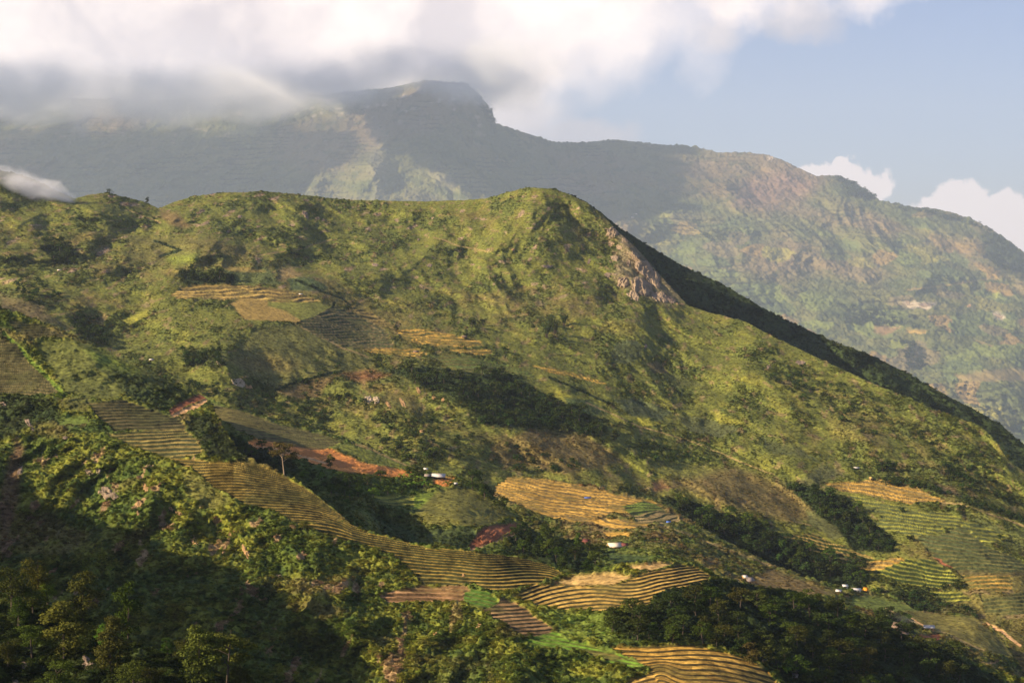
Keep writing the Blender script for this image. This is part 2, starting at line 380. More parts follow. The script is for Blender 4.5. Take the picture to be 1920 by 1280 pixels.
F_D = [(u, v, d * FS) for u, v, d in F_D]
def F_rel(X, Y, Z, U, V, DV):
    X, Y, Z = X / FS, Y / FS, Z / FS
    w = 120 * fbm(X / 500, Y / 900, 2, 3)
    g = ridged((X + w) / 620.0, Y / 2600.0, 4, 11, .55)
    k = sstep(0, 60, DV) * sstep(640, 520, V)
    r = -(g - .6) * 330 * k - 50 * fbm(X / 170.0, Y / 300.0, 4, 21) * sstep(0, 25, DV)
    # the lit rib under the peak, and the cliff edge
    rib = np.exp(-((U - (708 + 12 * np.sin(V / 30))) / 42.0) ** 2) * sstep(190, 260, V)
    r -= 110 * rib
    rib2 = np.exp(-(((U - 790) - (V - 300) * 1.2) / 46.0) ** 2) * sstep(250, 300, V); r -= 70 * rib2
    return r * FS
def F_veg(X, Y, U, V, dens):
    X, Y = X / FS, Y / FS
    return FS * (9 * np.abs(fbm(X / 40, Y / 60, 3, 41)) + 5 * np.abs(perlin(X / 14, Y / 22, 42)))
def F_base(X, Y, Z, U, V, DV):
    X, Y, Z = X / FS, Y / FS, Z / FS
    n = fbm(X / 260, Y / 380, 5, 51); n2 = fbm(X / 70, Y / 110, 4, 55); n3 = fbm(X / 900, Y / 1200, 3, 57)
    c = lerp3((.092, .108, .034), (.135, .135, .042), sstep(-.5, .5, n))
    c = lerp3(c, (.20, .135, .075), sstep(.0, .6, n3) * .75)
    c = lerp3(c, (.045, .062, .022), sstep(.12, .42, n2 - .25 * n3) * .6)
    # little fields on the lower slopes
    a = .5; xr = X * math.cos(a) + Y * math.sin(a) * .45; yr = -X * math.sin(a) + Y * math.cos(a) * .45
    xr = xr + 30 * fbm(X / 150, Y / 200, 2, 61); yr = yr + 30 * fbm(X / 150, Y / 200, 2, 62)
    d, cid = cells(xr / 120.0, yr / 75.0, 63); h = cid / 65536.0
    fld = np.array([(.22, .20, .05), (.16, .19, .045), (.26, .17, .06), (.19, .15, .07), (.11, .14, .045), (.30, .27, .05)], np.float32)[(h * 6).astype(int) % 6]
    kf = sstep(395, 470, V - 40 * n3 - 25 * n) * sstep(1100, 1250, U) * (h * 7.31 % 1 > .38) * sstep(.62, .5, d)
    c = lerp3(c, fld, kf * .8)
    c = lerp3(c, C['rock'], (sstep(.55, .75, fbm(X / 60, Z / 40, 3, 66)) * sstep(120, 10, DV) * sstep(1050, 850, U)) * .8)
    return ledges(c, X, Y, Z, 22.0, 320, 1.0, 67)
make_layer('far_mountain', F_CREST, F_BOT, F_D, 1.7, 1.7, F_rel, F_veg, F_base, seed=1, back=5600, paint=[
    ('rock', [(690, 235), (715, 225), (725, 300), (722, 375), (700, 375), (695, 300)], 14, .3, .3, .22),  # pale wash down the rib: its sunlit tone put into the colour
    ('rock', [(800, 320), (830, 325), (865, 350), (850, 358), (815, 340)], 8, .3, .3, .25),  # second rib, likewise coloured paler to look sunlit
    ('rock', [(1438, 292), (1452, 294), (1450, 303), (1440, 302)], 2, 0, .5),
    ('rock', [(905, 195), (918, 205), (928, 231), (915, 225), (906, 212)], 3, .2, .2, .7),
    ((.24, .14, .10), [(1400, 340), (1480, 320), (1530, 345), (1500, 380), (1430, 390), (1380, 385)], 20, .4, .2, .7),
    ('rock', [(1690, 568), (1760, 570), (1740, 582), (1700, 578)], 3, .1, .3, .8), ('rock', [(1860, 585), (1885, 592), (1880, 602), (1865, 598)], 3, .1, .3, .9),
    ('forest', [(1840, 430), (1890, 455), (1930, 480), (1930, 520), (1870, 510), (1840, 480)], 8, 1, 0, .8),
    ((.30, .17, .08), [(1640, 610), (1690, 615), (1660, 630), (1640, 625)], 4, .1, 1, .8), ('straw', [(1700, 618), (1740, 620), (1735, 628), (1700, 626)], 2, 0, 1),
    ((.24, .26, .05), [(1670, 640), (1700, 643), (1695, 655), (1668, 652)], 2, 0, 1), ('tan', [(1790, 705), (1900, 690), (1930, 700), (1930, 715), (1800, 718)], 3, 0, 1, .8),
    ((.24, .26, .05), [(1850, 558), (1875, 545), (1868, 565)], 2, 0, 1),
], lines=[('tan', [(1700, 545), (1780, 535), (1880, 520)], 1.2, .1), ('tan', [(1830, 640), (1860, 650)], 1.2, 0)])

# ---- main ridge
DARKTOP = [(1000, 352), (1040, 356), (1070, 366), (1100, 380), (1130, 402), (1165, 430), (1190, 445), (1250, 483), (1300, 510), (1350, 532), (1400, 560), (1450, 590), (1500, 612), (1560, 640), (1640, 670), (1700, 700), (1760, 735), (1820, 765), (1880, 800), (1920, 835), (2000, 885), (2440, 1000)]
SPINE = [(1000, 352), (1040, 356), (1070, 366), (1100, 381), (1130, 404), (1160, 436), (1190, 462), (1215, 490), (1250, 530), (1290, 573), (1330, 586), (1400, 605), (1450, 632), (1500, 655), (1550, 680), (1600, 702), (1650, 725), (1700, 745), (1750, 768), (1800, 785), (1840, 800), (1868, 828), (1890, 862), (1920, 885), (2000, 930), (2440, 1050)]
M_CREST = [(-520, 300), (-60, 312), (0, 320), (40, 329), (80, 345), (110, 360), (140, 373), (170, 365), (200, 362), (240, 372), (275, 381), (297, 391), (310, 386), (330, 378), (370, 368), (420, 362), (500, 360), (560, 366), (640, 375), (720, 377), (800, 378), (870, 376), (920, 372), (950, 362), (980, 354)] + SPINE
M_BOT = [(-520, 800), (0, 720), (200, 740), (330, 790), (420, 830), (600, 880), (780, 940), (900, 960), (1000, 960), (1200, 990), (1300, 1030), (1450, 1100), (1600, 1150), (1740, 1200), (1920, 1310), (2440, 1400)]
M_D = [(-100, 310, 3300), (0, 320, 3300), (140, 373, 3350), (300, 390, 3450), (500, 360, 3600), (720, 377, 3700), (900, 373, 3650), (1010, 352, 3560), (1190, 462, 3400), (1290, 573, 3200), (1500, 655, 2900), (1700, 745, 2680), (1868, 828, 2500), (1920, 885, 2420), (2060, 950, 2350),
       (0, 600, 2350), (-100, 650, 2250), (200, 600, 2500), (0, 450, 2950), (200, 450, 3050), (400, 450, 3100), (330, 545, 2700), (420, 537, 2760), (600, 560, 2780), (480, 610, 2520), (400, 640, 2400), (500, 760, 2230), (400, 740, 2200), (600, 860, 2050), (800, 880, 2050), (750, 640, 2620), (900, 680, 2560), (850, 740, 2350), (1000, 780, 2350), (1100, 870, 2200), (1300, 950, 2150), (1100, 960, 2060), (1500, 850, 2420), (1500, 1000, 2150), (1400, 700, 2750), (1200, 600, 2960), (1100, 480, 3270), (800, 480, 3280), (600, 450, 3320), (1700, 900, 2320), (1700, 1050, 2060), (1900, 960, 2240), (1900, 1080, 2020), (1900, 1200, 1880), (1600, 1140, 1990), (1750, 1200, 1900), (150, 720, 2150), (700, 560, 2930), (950, 580, 2980), (1100, 700, 2650), (1300, 780, 2580), (700, 760, 2260)]
def M_rel(X, Y, Z, U, V, DV):
    w = 60 * fbm(X / 300, Y / 500, 2, 103)
    up = sstep(640, 520, V)
    g = ridged((X + w) / 300.0, Y / 1000.0, 4, 111, .5)
    k = sstep(0, 40, DV)
    r = -(g - .6) * 105 * k * (.35 + .65 * up)
    r -= 30 * fbm((X + .3 * Y) / 120.0, Y / 190.0, 4, 121) * sstep(0, 20, DV)
    # named landforms: a knob with a shaded flank on the left, the plateau brow, the rocky rib
    def bump(u0, v0, su, sv, a): return a * np.exp(-((U - u0) / su) ** 2 - ((V - v0) / sv) ** 2)
    r -= bump(390, 470, 60, 45, 90) + bump(200, 390, 55, 40, 70) + bump(80, 560, 70, 40, 60)
    r -= bump(1010, 420, 70, 80, 40) + bump(700, 450, 40, 60, 50) + bump(560, 430, 35, 50, 50)
    r -= bump(1180, 500, 34, 60, 50) - bump(1160, 560, 30, 30, 40)
    r += bump(250, 640, 90, 40, 80) + bump(560, 500, 50, 30, 60)
    return r * (1 - .8 * np.exp(-((U - 520) / 190) ** 2 - ((V - 600) / 55) ** 2))
def M_veg(X, Y, U, V, dens):
    return (.12 + .88 * dens) * (3.0 * np.abs(fbm(X / 24, Y / 34, 3, 141)) + 1.8 * np.abs(perlin(X / 8, Y / 12, 142)) + 1.0 * np.abs(perlin(X / 3.6, Y / 5, 143)))
def M_mask(X, Y, Z, U, V, DV):           # how bushy: gullies and patches, open grass between
    w = 60 * fbm(X / 300, Y / 500, 2, 103)
    g = ridged((X + w) / 300.0, Y / 1000.0, 4, 111, .5)
    n = fbm(X / 75, Y / 150, 4, 155); n2 = fbm(X / 22, Y / 44, 3, 156)
    return np.clip(sstep(-.55, .75, n + .55 * n2 + (.62 - g) * .8 + .12 * sstep(1200, 1500, U)), .28, 1)
def M_base(X, Y, Z, U, V, DV):
    n = fbm(X / 120, Y / 220, 4, 151); n2 = fbm(X / 30, Y / 60, 4, 158); n3 = fbm(X / 420, Y / 520, 3, 157); b = M_mask(X, Y, Z, U, V, DV)
    c = lerp3(C['grass'], (.150, .150, .027), sstep(-.3, .5, n2 + .5 * n3)); c = lerp3(c, C['brown'], sstep(.1, .6, n3 + .35 * n2) * .55)
    c = lerp3(c, (.078, .100, .022), sstep(.3, .95, b) * .6); c = lerp3(c, (.040, .062, .016), sstep(.75, 1.0, b) * sstep(-.1, .3, n2) * .5)
    s = fbm(X / 30, Z / 16, 4, 166); c = lerp3(c, (.30, .20, .14), sstep(.62, .8, s) * sstep(640, 500, V) * .7)
    s2 = fbm(X / 16, Z / 9, 4, 168); c = lerp3(c, (.21, .145, .07), sstep(.35, .7, s2) * .6)
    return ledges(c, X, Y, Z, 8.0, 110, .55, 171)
def lin(a, b=0.0, bend=0.0, h=14.0):      # terrace lines: v = const - a*u, bending down where they meet the crest
    return lambda u, v, dv: v + a * u + b * np.sin(u / 60.0) - bend * np.exp(-dv / h)
m_terr = [
    ([(742, 620), (760, 615), (830, 625), (900, 640), (912, 652), (850, 649), (790, 646), (750, 635)], lin(-.03, 1), 5.5, 'gold', 'olive', .9),
    ([(665, 655), (730, 650), (785, 655), (800, 668), (770, 670), (700, 662)], lin(-.06, 1), 6, 'gold', 'olive', .9),
    ([(835, 652), (895, 655), (930, 662), (900, 667), (860, 662)], lin(-.05, 1), 5, 'gold', 'olive', .8),
    ([(560, 607), (627, 574), (665, 588), (705, 604), (740, 645), (730, 655), (660, 655), (600, 635)], lin(-.02, 1), 5, 'purple', 'dkfield', .85),
    ([(640, 568), (690, 585), (735, 605), (742, 620), (710, 612), (670, 592)], lin(-.05, 1), 5, 'straw', 'brown', .7),
    ([(800, 668), (880, 668), (960, 685), (1000, 705), (900, 702), (850, 690)], lin(-.03, 1), 5.5, 'grn', 'olive', .8),
    ([(995, 684), (1030, 690), (1130, 714), (1135, 720), (1060, 706), (1000, 690)], lin(-.2, 1), 4.5, 'gold', 'olive', .9),
    ([(320, 554), (345, 538), (425, 533), (500, 540), (560, 551), (605, 566), (520, 566), (460, 561), (400, 561), (333, 560)], lin(0, 1), 6, (.40, .27, .07), 'brown', .95),
    ([(1548, 906), (1640, 901), (1700, 905), (1760, 934), (1773, 940), (1720, 940), (1708, 945), (1640, 930), (1580, 920)], lin(-.12, 3), 7, 'gold', 'brown', 1),
    ([(1575, 925), (1640, 938), (1700, 952), (1766, 985), (1768, 1000), (1700, 1005), (1640, 988), (1650, 965)], lin(-.10, 2, 16, 16), 7, 'yg', 'dkfield', 1),
    ([(1700, 958), (1780, 962), (1850, 988), (1895, 1008), (1850, 1020), (1810, 1018), (1770, 985)], lin(-.14, 3, 10, 16), 7, 'yg', 'dkfield', 1),
    ([(1720, 1003), (1768, 1003), (1800, 985), (1850, 1025), (1930, 1060), (1930, 1072), (1800, 1072), (1740, 1032)], lin(-.12, 2, 14, 16), 7, 'olive', 'dkfield', 1),
    ([(1472, 1006), (1520, 1000), (1560, 1016), (1620, 1038), (1640, 1052), (1590, 1062), (1530, 1036)], lin(-.25, 3), 7, 'straw', 'forest', 1),
    ([(1596, 1062), (1640, 1052), (1690, 1046), (1706, 1056), (1665, 1069), (1630, 1071)], lin(-.05, 2), 8, 'gold', 'brown', 1),
    ([(1636, 1072), (1690, 1055), (1700, 1049), (1750, 1049), (1785, 1073), (1802, 1092), (1760, 1104), (1700, 1096)], lin(-.10, 4), 8, 'yg', 'forest', 1),
    ([(1803, 1080), (1893, 1077), (1896, 1106), (1818, 1106)], lin(.01, 1), 7, 'gold', 'olive', .9),
    ([(1740, 1106), (1800, 1108), (1822, 1125), (1790, 1130), (1750, 1122)], lin(.0, 2), 7, 'yg', 'forest', .9),
    ([(1840, 1120), (1930, 1110), (1930, 1150), (1850, 1150)], lin(.05, 2), 7, 'olive', 'dkfield', .8),
    ([(1875, 1240), (1930, 1228), (1930, 1290), (1900, 1275)], lin(-.2, 2), 9, 'gold', 'brown', 1),
]
m_paint = [
    ('brown', [(300, 395), (330, 400), (360, 425), (340, 430), (310, 415)], 6, .3), ('purple', [(0, 555), (70, 570), (90, 590), (130, 615), (60, 600), (0, 580)], 10, .2, .6, .8),
    ('olive', [(240, 440), (390, 445), (380, 480), (300, 500), (240, 490)], 12, .3, .5, .8), ((.14, .17, .025), [(310, 478), (375, 472), (370, 492), (330, 503), (312, 495)], 8, .3, .5, .8),
    ('tan', [(520, 505), (545, 500), (565, 520), (525, 528)], 4, .2), ((.075, .10, .035), [(540, 520), (585, 520), (615, 545), (545, 545)], 3, .4, .35),
    ((.10, .12, .035), [(415, 505), (500, 500), (530, 535), (440, 532)], 4, .4, .35), ('straw', [(410, 500), (470, 500), (500, 510), (430, 508)], 3, .1, .8, .7),
    ('straw', [(430, 567), (470, 556), (545, 575), (560, 595), (567, 610), (533, 604), (460, 600)], 3, 0), ((.17, .175, .035), [(500, 560), (560, 560), (622, 574), (570, 607), (550, 590), (500, 570)], 3, 0),
    ('yg', [(227, 600), (273, 580), (276, 595), (242, 612)], 3, .1), ('tan', [(150, 590), (200, 595), (195, 612), (160, 608)], 4, .3, .5, .8),
    ((.125, .125, .034), [(430, 674), (480, 614), (560, 612), (640, 652), (700, 668), (700, 690), (640, 694), (567, 714), (517, 730), (473, 707)], 6, .3, .45),
    ((.17, .13, .04), [(430, 674), (500, 660), (560, 680), (540, 700), (480, 700)], 14, .3, .4, .6),
    ('brown', [(520, 735), (600, 705), (625, 705), (600, 745), (560, 755)], 6, .3), ('red', [(640, 698), (700, 690), (730, 705), (690, 718), (650, 712)], 6, .3, .5, .6),
    ('straw', [(680, 725), (715, 722), (715, 738), (690, 742)], 4, .4, .5, .5),
    ((.038, .056, .015), [(720, 692), (800, 688), (850, 703), (920, 700), (975, 705), (1005, 730), (1080, 762), (1130, 788), (1140, 812), (1100, 818), (1010, 802), (950, 802), (900, 795), (870, 755), (780, 722)], 6, 1, 0),
    ('forest', [(77, 462), (115, 455), (147, 470), (145, 500), (100, 500)], 4, 1, 0), ('forest', [(327, 517), (360, 510), (437, 512), (437, 536), (350, 538)], 4, 1, 0),
    ('forest', [(340, 655), (410, 655), (420, 690), (350, 690)], 6, 1, 0, .7), ('forest', [(130, 590), (190, 600), (200, 650), (150, 640)], 6, 1, 0, .7),
    ('dkfield', [(1143, 662), (1165, 640), (1195, 638), (1206, 668), (1185, 684), (1150, 682)], 2, .5, .2), ((.10, .085, .035), [(1210, 682), (1238, 680), (1255, 700), (1225, 700)], 2, .4, .35),
    ('yg', [(1005, 722), (1060, 735), (1100, 748), (1090, 760), (1040, 752)], 4, .1), ((.075, .10, .03), [(1060, 745), (1110, 752), (1150, 778), (1110, 778), (1070, 765)], 3, .4, .35),
    ('yg', [(1130, 777), (1190, 778), (1235, 795), (1200, 800), (1150, 792)], 4, .2), ((.075, .09, .035), [(1150, 748), (1210, 752), (1265, 775), (1240, 790), (1180, 778)], 3, .4, .35),
    ((.09, .10, .035), [(1270, 778), (1330, 785), (1385, 805), (1350, 822), (1290, 808)], 3, .4, .35), ('yg', [(1330, 770), (1380, 785), (1400, 800), (1350, 795)], 4, .3, .5, .8),
    ('brown', [(920, 835), (1000, 805), (1100, 815), (1155, 850), (1172, 870), (1050, 886), (940, 872)], 7, .5, .3, .8), ((.18, .085, .045), [(1225, 905), (1240, 900), (1265, 915), (1225, 920)], 5, .1, .8, .8),
    ((.165, .165, .035), [(1220, 872), (1260, 868), (1350, 880), (1400, 900), (1300, 895), (1225, 885)], 6, .3, .5), ('brown', [(1380, 875), (1500, 920), (1560, 965), (1480, 980), (1330, 940), (1240, 900), (1300, 895)], 12, .3, .5, .8),
    ((.10, .105, .035), [(1510, 955), (1570, 965), (1600, 1005), (1560, 1010), (1520, 985)], 4, .1, .8), ((.08, .085, .035), [(1495, 905), (1540, 870), (1580, 890), (1545, 905), (1530, 920)], 6, .3, .4, .8),
    ('yg', [(1380, 700), (1430, 715), (1420, 725), (1375, 712)], 4, .4, .4, .5), ((.09, .10, .03), [(1240, 700), (1290, 705), (1320, 725), (1270, 728)], 4, .3, .5, .8), ((.17, .15, .035), [(1130, 600), (1200, 610), (1190, 630), (1120, 620)], 6, .4, .4, .6), ((.16, .165, .03), [(900, 560), (960, 575), (930, 600), (870, 585)], 8, .3, .4, .6), ((.18, .165, .035), [(730, 560), (800, 570), (790, 590), (720, 580)], 8, .3, .4, .6), ((.08, .09, .03), [(1420, 820), (1500, 840), (1540, 865), (1450, 850)], 4, .3, .5, .8), ((.165, .15, .035), [(1560, 780), (1620, 800), (1600, 830), (1550, 810)], 8, .5, .3, .7),
    ('red', [(1753, 1044), (1765, 1045), (1790, 1060), (1785, 1068), (1765, 1056)], 2, .1, .4), ((.16, .11, .055), [(1750, 905), (1790, 915), (1800, 930), (1770, 925)], 5, .3),
    ((.12, .10, .035), [(1790, 1068), (1860, 1075), (1930, 1068), (1930, 1080), (1800, 1080)], 3, .1), ((.11, .12, .035), [(1800, 955), (1930, 1000), (1930, 1050), (1860, 1010)], 5, .3, .5, .6),
    ('forest', [(1236, 930), (1290, 938), (1350, 963), (1420, 978), (1450, 1000), (1500, 1020), (1560, 1038), (1605, 1050), (1630, 1080), (1620, 1120), (1560, 1130), (1500, 1100), (1440, 1070), (1380, 1030), (1300, 1000), (1240, 965)], 4, 1, 0),
    ('forest', [(1470, 905), (1520, 912), (1560, 930), (1610, 950), (1680, 1018), (1670, 1040), (1600, 1035), (1570, 990), (1500, 940)], 5, 1, 0), ('bush', [(1170, 830), (1230, 830), (1290, 850), (1330, 865), (1250, 870), (1180, 860)], 6, 1, 0, .5),
    ((.20, .15, .10), [(1155, 425), (1180, 430), (1200, 470), (1235, 500), (1275, 545), (1285, 570), (1240, 570), (1190, 550), (1150, 530), (1160, 480)], 8, .4, .2, .6),
    ('forest', [(1625, 1110), (1740, 1100), (1830, 1150), (1860, 1200), (1780, 1200), (1640, 1150)], 10, .8, 0, .7), ('forest', [(1620, 905), (1700, 895), (1930, 960), (1930, 985), (1780, 930), (1700, 900)], 8, .9, 0, .5),
]
m_lines = [('tan', [(563, 613), (640, 652), (690, 670)], 1.2, .1), ('forest', [(558, 608), (600, 592), (624, 576), (628, 568)], 2.4, 1), ('forest', [(518, 732), (560, 715), (605, 703), (640, 697)], 2.2, 1),
           ('tan', [(812, 445), (840, 455), (865, 463), (915, 473)], 1.0, .1), ('forest', [(1030, 708), (1060, 720), (1150, 760)], 2, 1), ('forest', [(555, 525), (600, 545), (640, 560), (660, 575)], 2, 1), ('forest', [(795, 690), (880, 700), (960, 715)], 2, 1),
           ('tan', [(1480, 975), (1520, 985)], 1, .1), ('tan', [(1700, 938), (1800, 945), (1930, 990)], 1.3, .1), ('tan', [(1100, 755), (1200, 800), (1300, 830), (1450, 890)], 1.0, .3), ('road', [(1850, 1170), (1880, 1185), (1912, 1210)], 2.5, 0),
           ('tan', [(480, 480), (560, 468), (620, 450)], 1, .3), ('forest', [(290, 452), (340, 470), (300, 480)], 2, 1), ('tan', [(240, 395), (270, 408), (300, 418)], 1, .2)]
make_layer('main_ridge', M_CREST, M_BOT, M_D, 1.6, 1.55, M_rel, M_veg, M_base, m_paint, m_terr, m_lines, seed=2, back=350, dens0=M_mask)

# ---- shaded flank behind the rocky spine
S_CREST = [(-520, 470), (960, 470), (1000, 368)] + [(u, v) for u, v in DARKTOP[2:]]
S_BOT = [(-520, 490), (960, 490), (1000, 400)] + [(u, v + 60) for u, v in SPINE[2:]]
S_D = [(960, 440, 3750), (1040, 370, 3720), (1130, 402, 3780), (1250, 483, 3800), (1400, 560, 3740), (1500, 612, 3680), (1700, 700, 3530), (1920, 835, 3380), (2060, 900, 3330),
       (1150, 480, 3640), (1290, 610, 3560), (1500, 700, 3450), (1700, 790, 3330), (1890, 900, 3180), (2060, 1000, 3130), (1000, 410, 3650)]
def S_rel(X, Y, Z, U, V, DV):
    return 26 * fbm(X / 90, Y / 140, 4, 201) * sstep(0, 20, DV) - 60 * np.exp(-((U - 1590) / 60) ** 2 - ((V - 660) / 30) ** 2)
def S_base(X, Y, Z, U, V, DV):  # very dark ground colour: the flank's shade is partly put into it
    n = fbm(X / 60, Y / 80, 4, 251); c = lerp3(C['forest'], (.035, .052, .016), sstep(-.4, .4, n)); return lerp3(c, C['brown'], sstep(.2, .6, fbm(X / 150, Y / 150, 3, 252)) * .4 * sstep(1500, 1700, U))
make_layer('ridge_flank', S_CREST, S_BOT, S_D, 2.0, 1.8, S_rel, M_veg, S_base, seed=3, back=300,
           paint=[('grass', [(1540, 618), (1580, 628), (1640, 655), (1600, 655), (1560, 640)], 6, .8, 0, .7)])  # grassy spur, coloured lighter than the flank to look sunlit

# ---- terraced spur in the middle distance (golden rice)
H_CREST = [(-520, 960), (820, 960), (850, 925), (880, 903), (930, 893), (1000, 896), (1050, 902), (1090, 908), (1150, 922), (1210, 935), (1250, 948), (1280, 966), (1330, 1000), (1400, 1036), (1440, 1055), (1500, 1080), (1560, 1098), (1620, 1106), (1680, 1122), (1720, 1145), (1760, 1150), (1820, 1156), (1850, 1170), (1880, 1200), (1905, 1240), (1925, 1275), (2000, 1320), (2440, 1400)]
H_BOT = [(-520, 980), (820, 980), (900, 1040), (1050, 1080), (1300, 1120), (1500, 1160), (1700, 1240), (1920, 1340), (2440, 1440)]
H_D = [(850, 925, 2100), (930, 893, 2100), (1090, 908, 2080), (1210, 935, 2030), (1280, 966, 1980), (1440, 1055, 1840), (1600, 1104, 1790), (1740, 1148, 1740), (1850, 1170, 1710), (1920, 1270, 1600), (2060, 1330, 1560),
       (940, 960, 1900), (1050, 980, 1860), (1150, 1000, 1800), (1250, 1030, 1700), (1100, 1070, 1600), (1400, 1090, 1660), (1550, 1150, 1560), (1700, 1210, 1520), (1800, 1270, 1480), (950, 1030, 1720)]
def H_rel(X, Y, Z, U, V, DV): return -22 * fbm(X / 90, Y / 130, 4, 301) * sstep(0, 20, DV)
def H_veg(X, Y, U, V, dens): return (.3 + .7 * dens) * (3.2 * np.abs(fbm(X / 18, Y / 24, 3, 341)) + 1.6 * np.abs(perlin(X / 5, Y / 7, 342)) + .8 * np.abs(perlin(X / 2.2, Y / 3, 343)))
def H_base(X, Y, Z, U, V, DV):
    n = fbm(X / 60, Y / 80, 4, 351); n2 = fbm(X / 16, Y / 22, 4, 355)
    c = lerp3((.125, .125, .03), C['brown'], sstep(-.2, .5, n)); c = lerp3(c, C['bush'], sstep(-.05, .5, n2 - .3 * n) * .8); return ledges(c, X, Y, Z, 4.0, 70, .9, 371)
make_layer('terraced_spur', H_CREST, H_BOT, H_D, 1.6, 1.3, H_rel, H_veg, H_base, seed=4, back=200, paint=[
    ('grass', [(1140, 1030), (1190, 1028), (1250, 1040), (1310, 1060), (1350, 1085), (1250, 1070), (1180, 1050)], 4, .2), 
    ((.13, .16, .03), [(1590, 1118), (1650, 1120), (1700, 1133), (1730, 1145), (1650, 1150), (1600, 1135)], 4, .1), ((.16, .14, .035), [(1690, 1145), (1750, 1150), (1830, 1158), (1870, 1190), (1900, 1235), (1830, 1215), (1760, 1185), (1700, 1165)], 4, .1),
    ('forest', [(1640, 1150), (1700, 1165), (1720, 1190), (1680, 1200), (1640, 1180)], 4, 1, 0), ('brown', [(1440, 1065), (1520, 1095), (1560, 1115), (1480, 1120), (1400, 1095)], 6, .4),
    ('red', [(1720, 1192), (1760, 1188), (1765, 1200), (1740, 1205)], 2, .1), ('gold', [(1130, 1000), (1185, 998), (1185, 1005), (1140, 1008)], 2, .0),
], terr=[
    ([(918, 906), (950, 894), (1000, 896), (1050, 904), (1095, 911), (1150, 926), (1210, 938), (1240, 950), (1210, 965), (1150, 963), (1100, 975), (1040, 965), (980, 945), (940, 935), (922, 920)], lin(-.20, 3, 7, 10), 6.5, 'gold', 'brown', 1),
    ([(1165, 950), (1205, 940), (1245, 955), (1230, 966), (1185, 966)], lin(.10, 2), 7, 'bright', 'forest', 1),
    ([(1190, 966), (1240, 955), (1270, 965), (1276, 980), (1240, 982), (1200, 984)], lin(.12, 2), 7, 'tan', 'forest', 1),
    ([(970, 938), (1040, 962), (1100, 975), (1160, 970), (1218, 984), (1215, 989), (1150, 996), (1100, 984), (1040, 972), (985, 956)], lin(-.20, 3), 7.5, 'gold', 'brown', 1),
], lines=[('tan', [(1240, 985), (1350, 1025), (1440, 1058)], 1.2, 0), ('tan', [(1660, 1140), (1700, 1160), (1780, 1190), (1860, 1225)], 1.5, 0), ('road', [(1770, 1255), (1820, 1250), (1875, 1240)], 1.5, 0), ('road', [(1700, 1152), (1730, 1172)], 1.0, 0)])

# ---- spur with the dirt road and the knoll below the house
K_CREST = [(-520, 760), (300, 755), (370, 748), (385, 745), (400, 752), (430, 764), (480, 779), (540, 794), (600, 810), (650, 824), (700, 841), (740, 860), (790, 882), (830, 890), (880, 902), (930, 935), (960, 958), (985, 985), (1005, 1000), (1060, 1012), (1100, 1024), (1150, 1030), (1200, 1030), (1250, 1040), (1310, 1060), (1360, 1090), (1420, 1120), (2440, 1500)]
K_BOT = [(-520, 800), (300, 820), (400, 880), (500, 930), (600, 1000), (750, 1060), (900, 1090), (1100, 1110), (1300, 1115), (1360, 1110), (1420, 1140), (2440, 1520)]
K_D = [(300, 755, 1780), (400, 752, 1760), (600, 810, 1700), (740, 860, 1650), (790, 882, 1610), (880, 902, 1570), (975, 970, 1500), (1005, 1000, 1450), (1150, 1030, 1420), (1310, 1060, 1400), (1400, 1110, 1380),
       (420, 830, 1500), (600, 875, 1470), (560, 930, 1330), (700, 900, 1480), (720, 985, 1300), (830, 930, 1480), (830, 970, 1400), (900, 1030, 1300), (950, 1000, 1380), (1020, 1040, 1330), (1100, 1070, 1280), (1250, 1075, 1290), (660, 960, 1290), (780, 1040, 1230)]
def K_rel(X, Y, Z, U, V, DV):
    r = -14 * fbm(X / 60, Y / 90, 4, 401) * sstep(0, 18, DV)
    r += 60 * np.exp(-((U - 735) / 45) ** 2 - ((V - 1000) / 38) ** 2) - 34 * np.exp(-((U - 860) / 70) ** 2 - ((V - 965) / 40) ** 2)
    return r
def K_base(X, Y, Z, U, V, DV):
    n = fbm(X / 40, Y / 55, 4, 451); n2 = fbm(X / 12, Y / 16, 4, 455)
    c = lerp3((.085, .11, .025), C['grass'], sstep(-.4, .4, n)); return lerp3(c, C['bush'], sstep(0, .4, n2) * .8)
ORANGE = [(470, 828), (505, 823), (530, 829), (548, 828), (560, 834), (585, 840), (620, 843), (645, 856), (690, 870), (770, 884), (768, 896), (720, 896), (680, 892), (650, 892), (620, 884), (590, 872), (555, 862), (500, 844), (472, 842)]
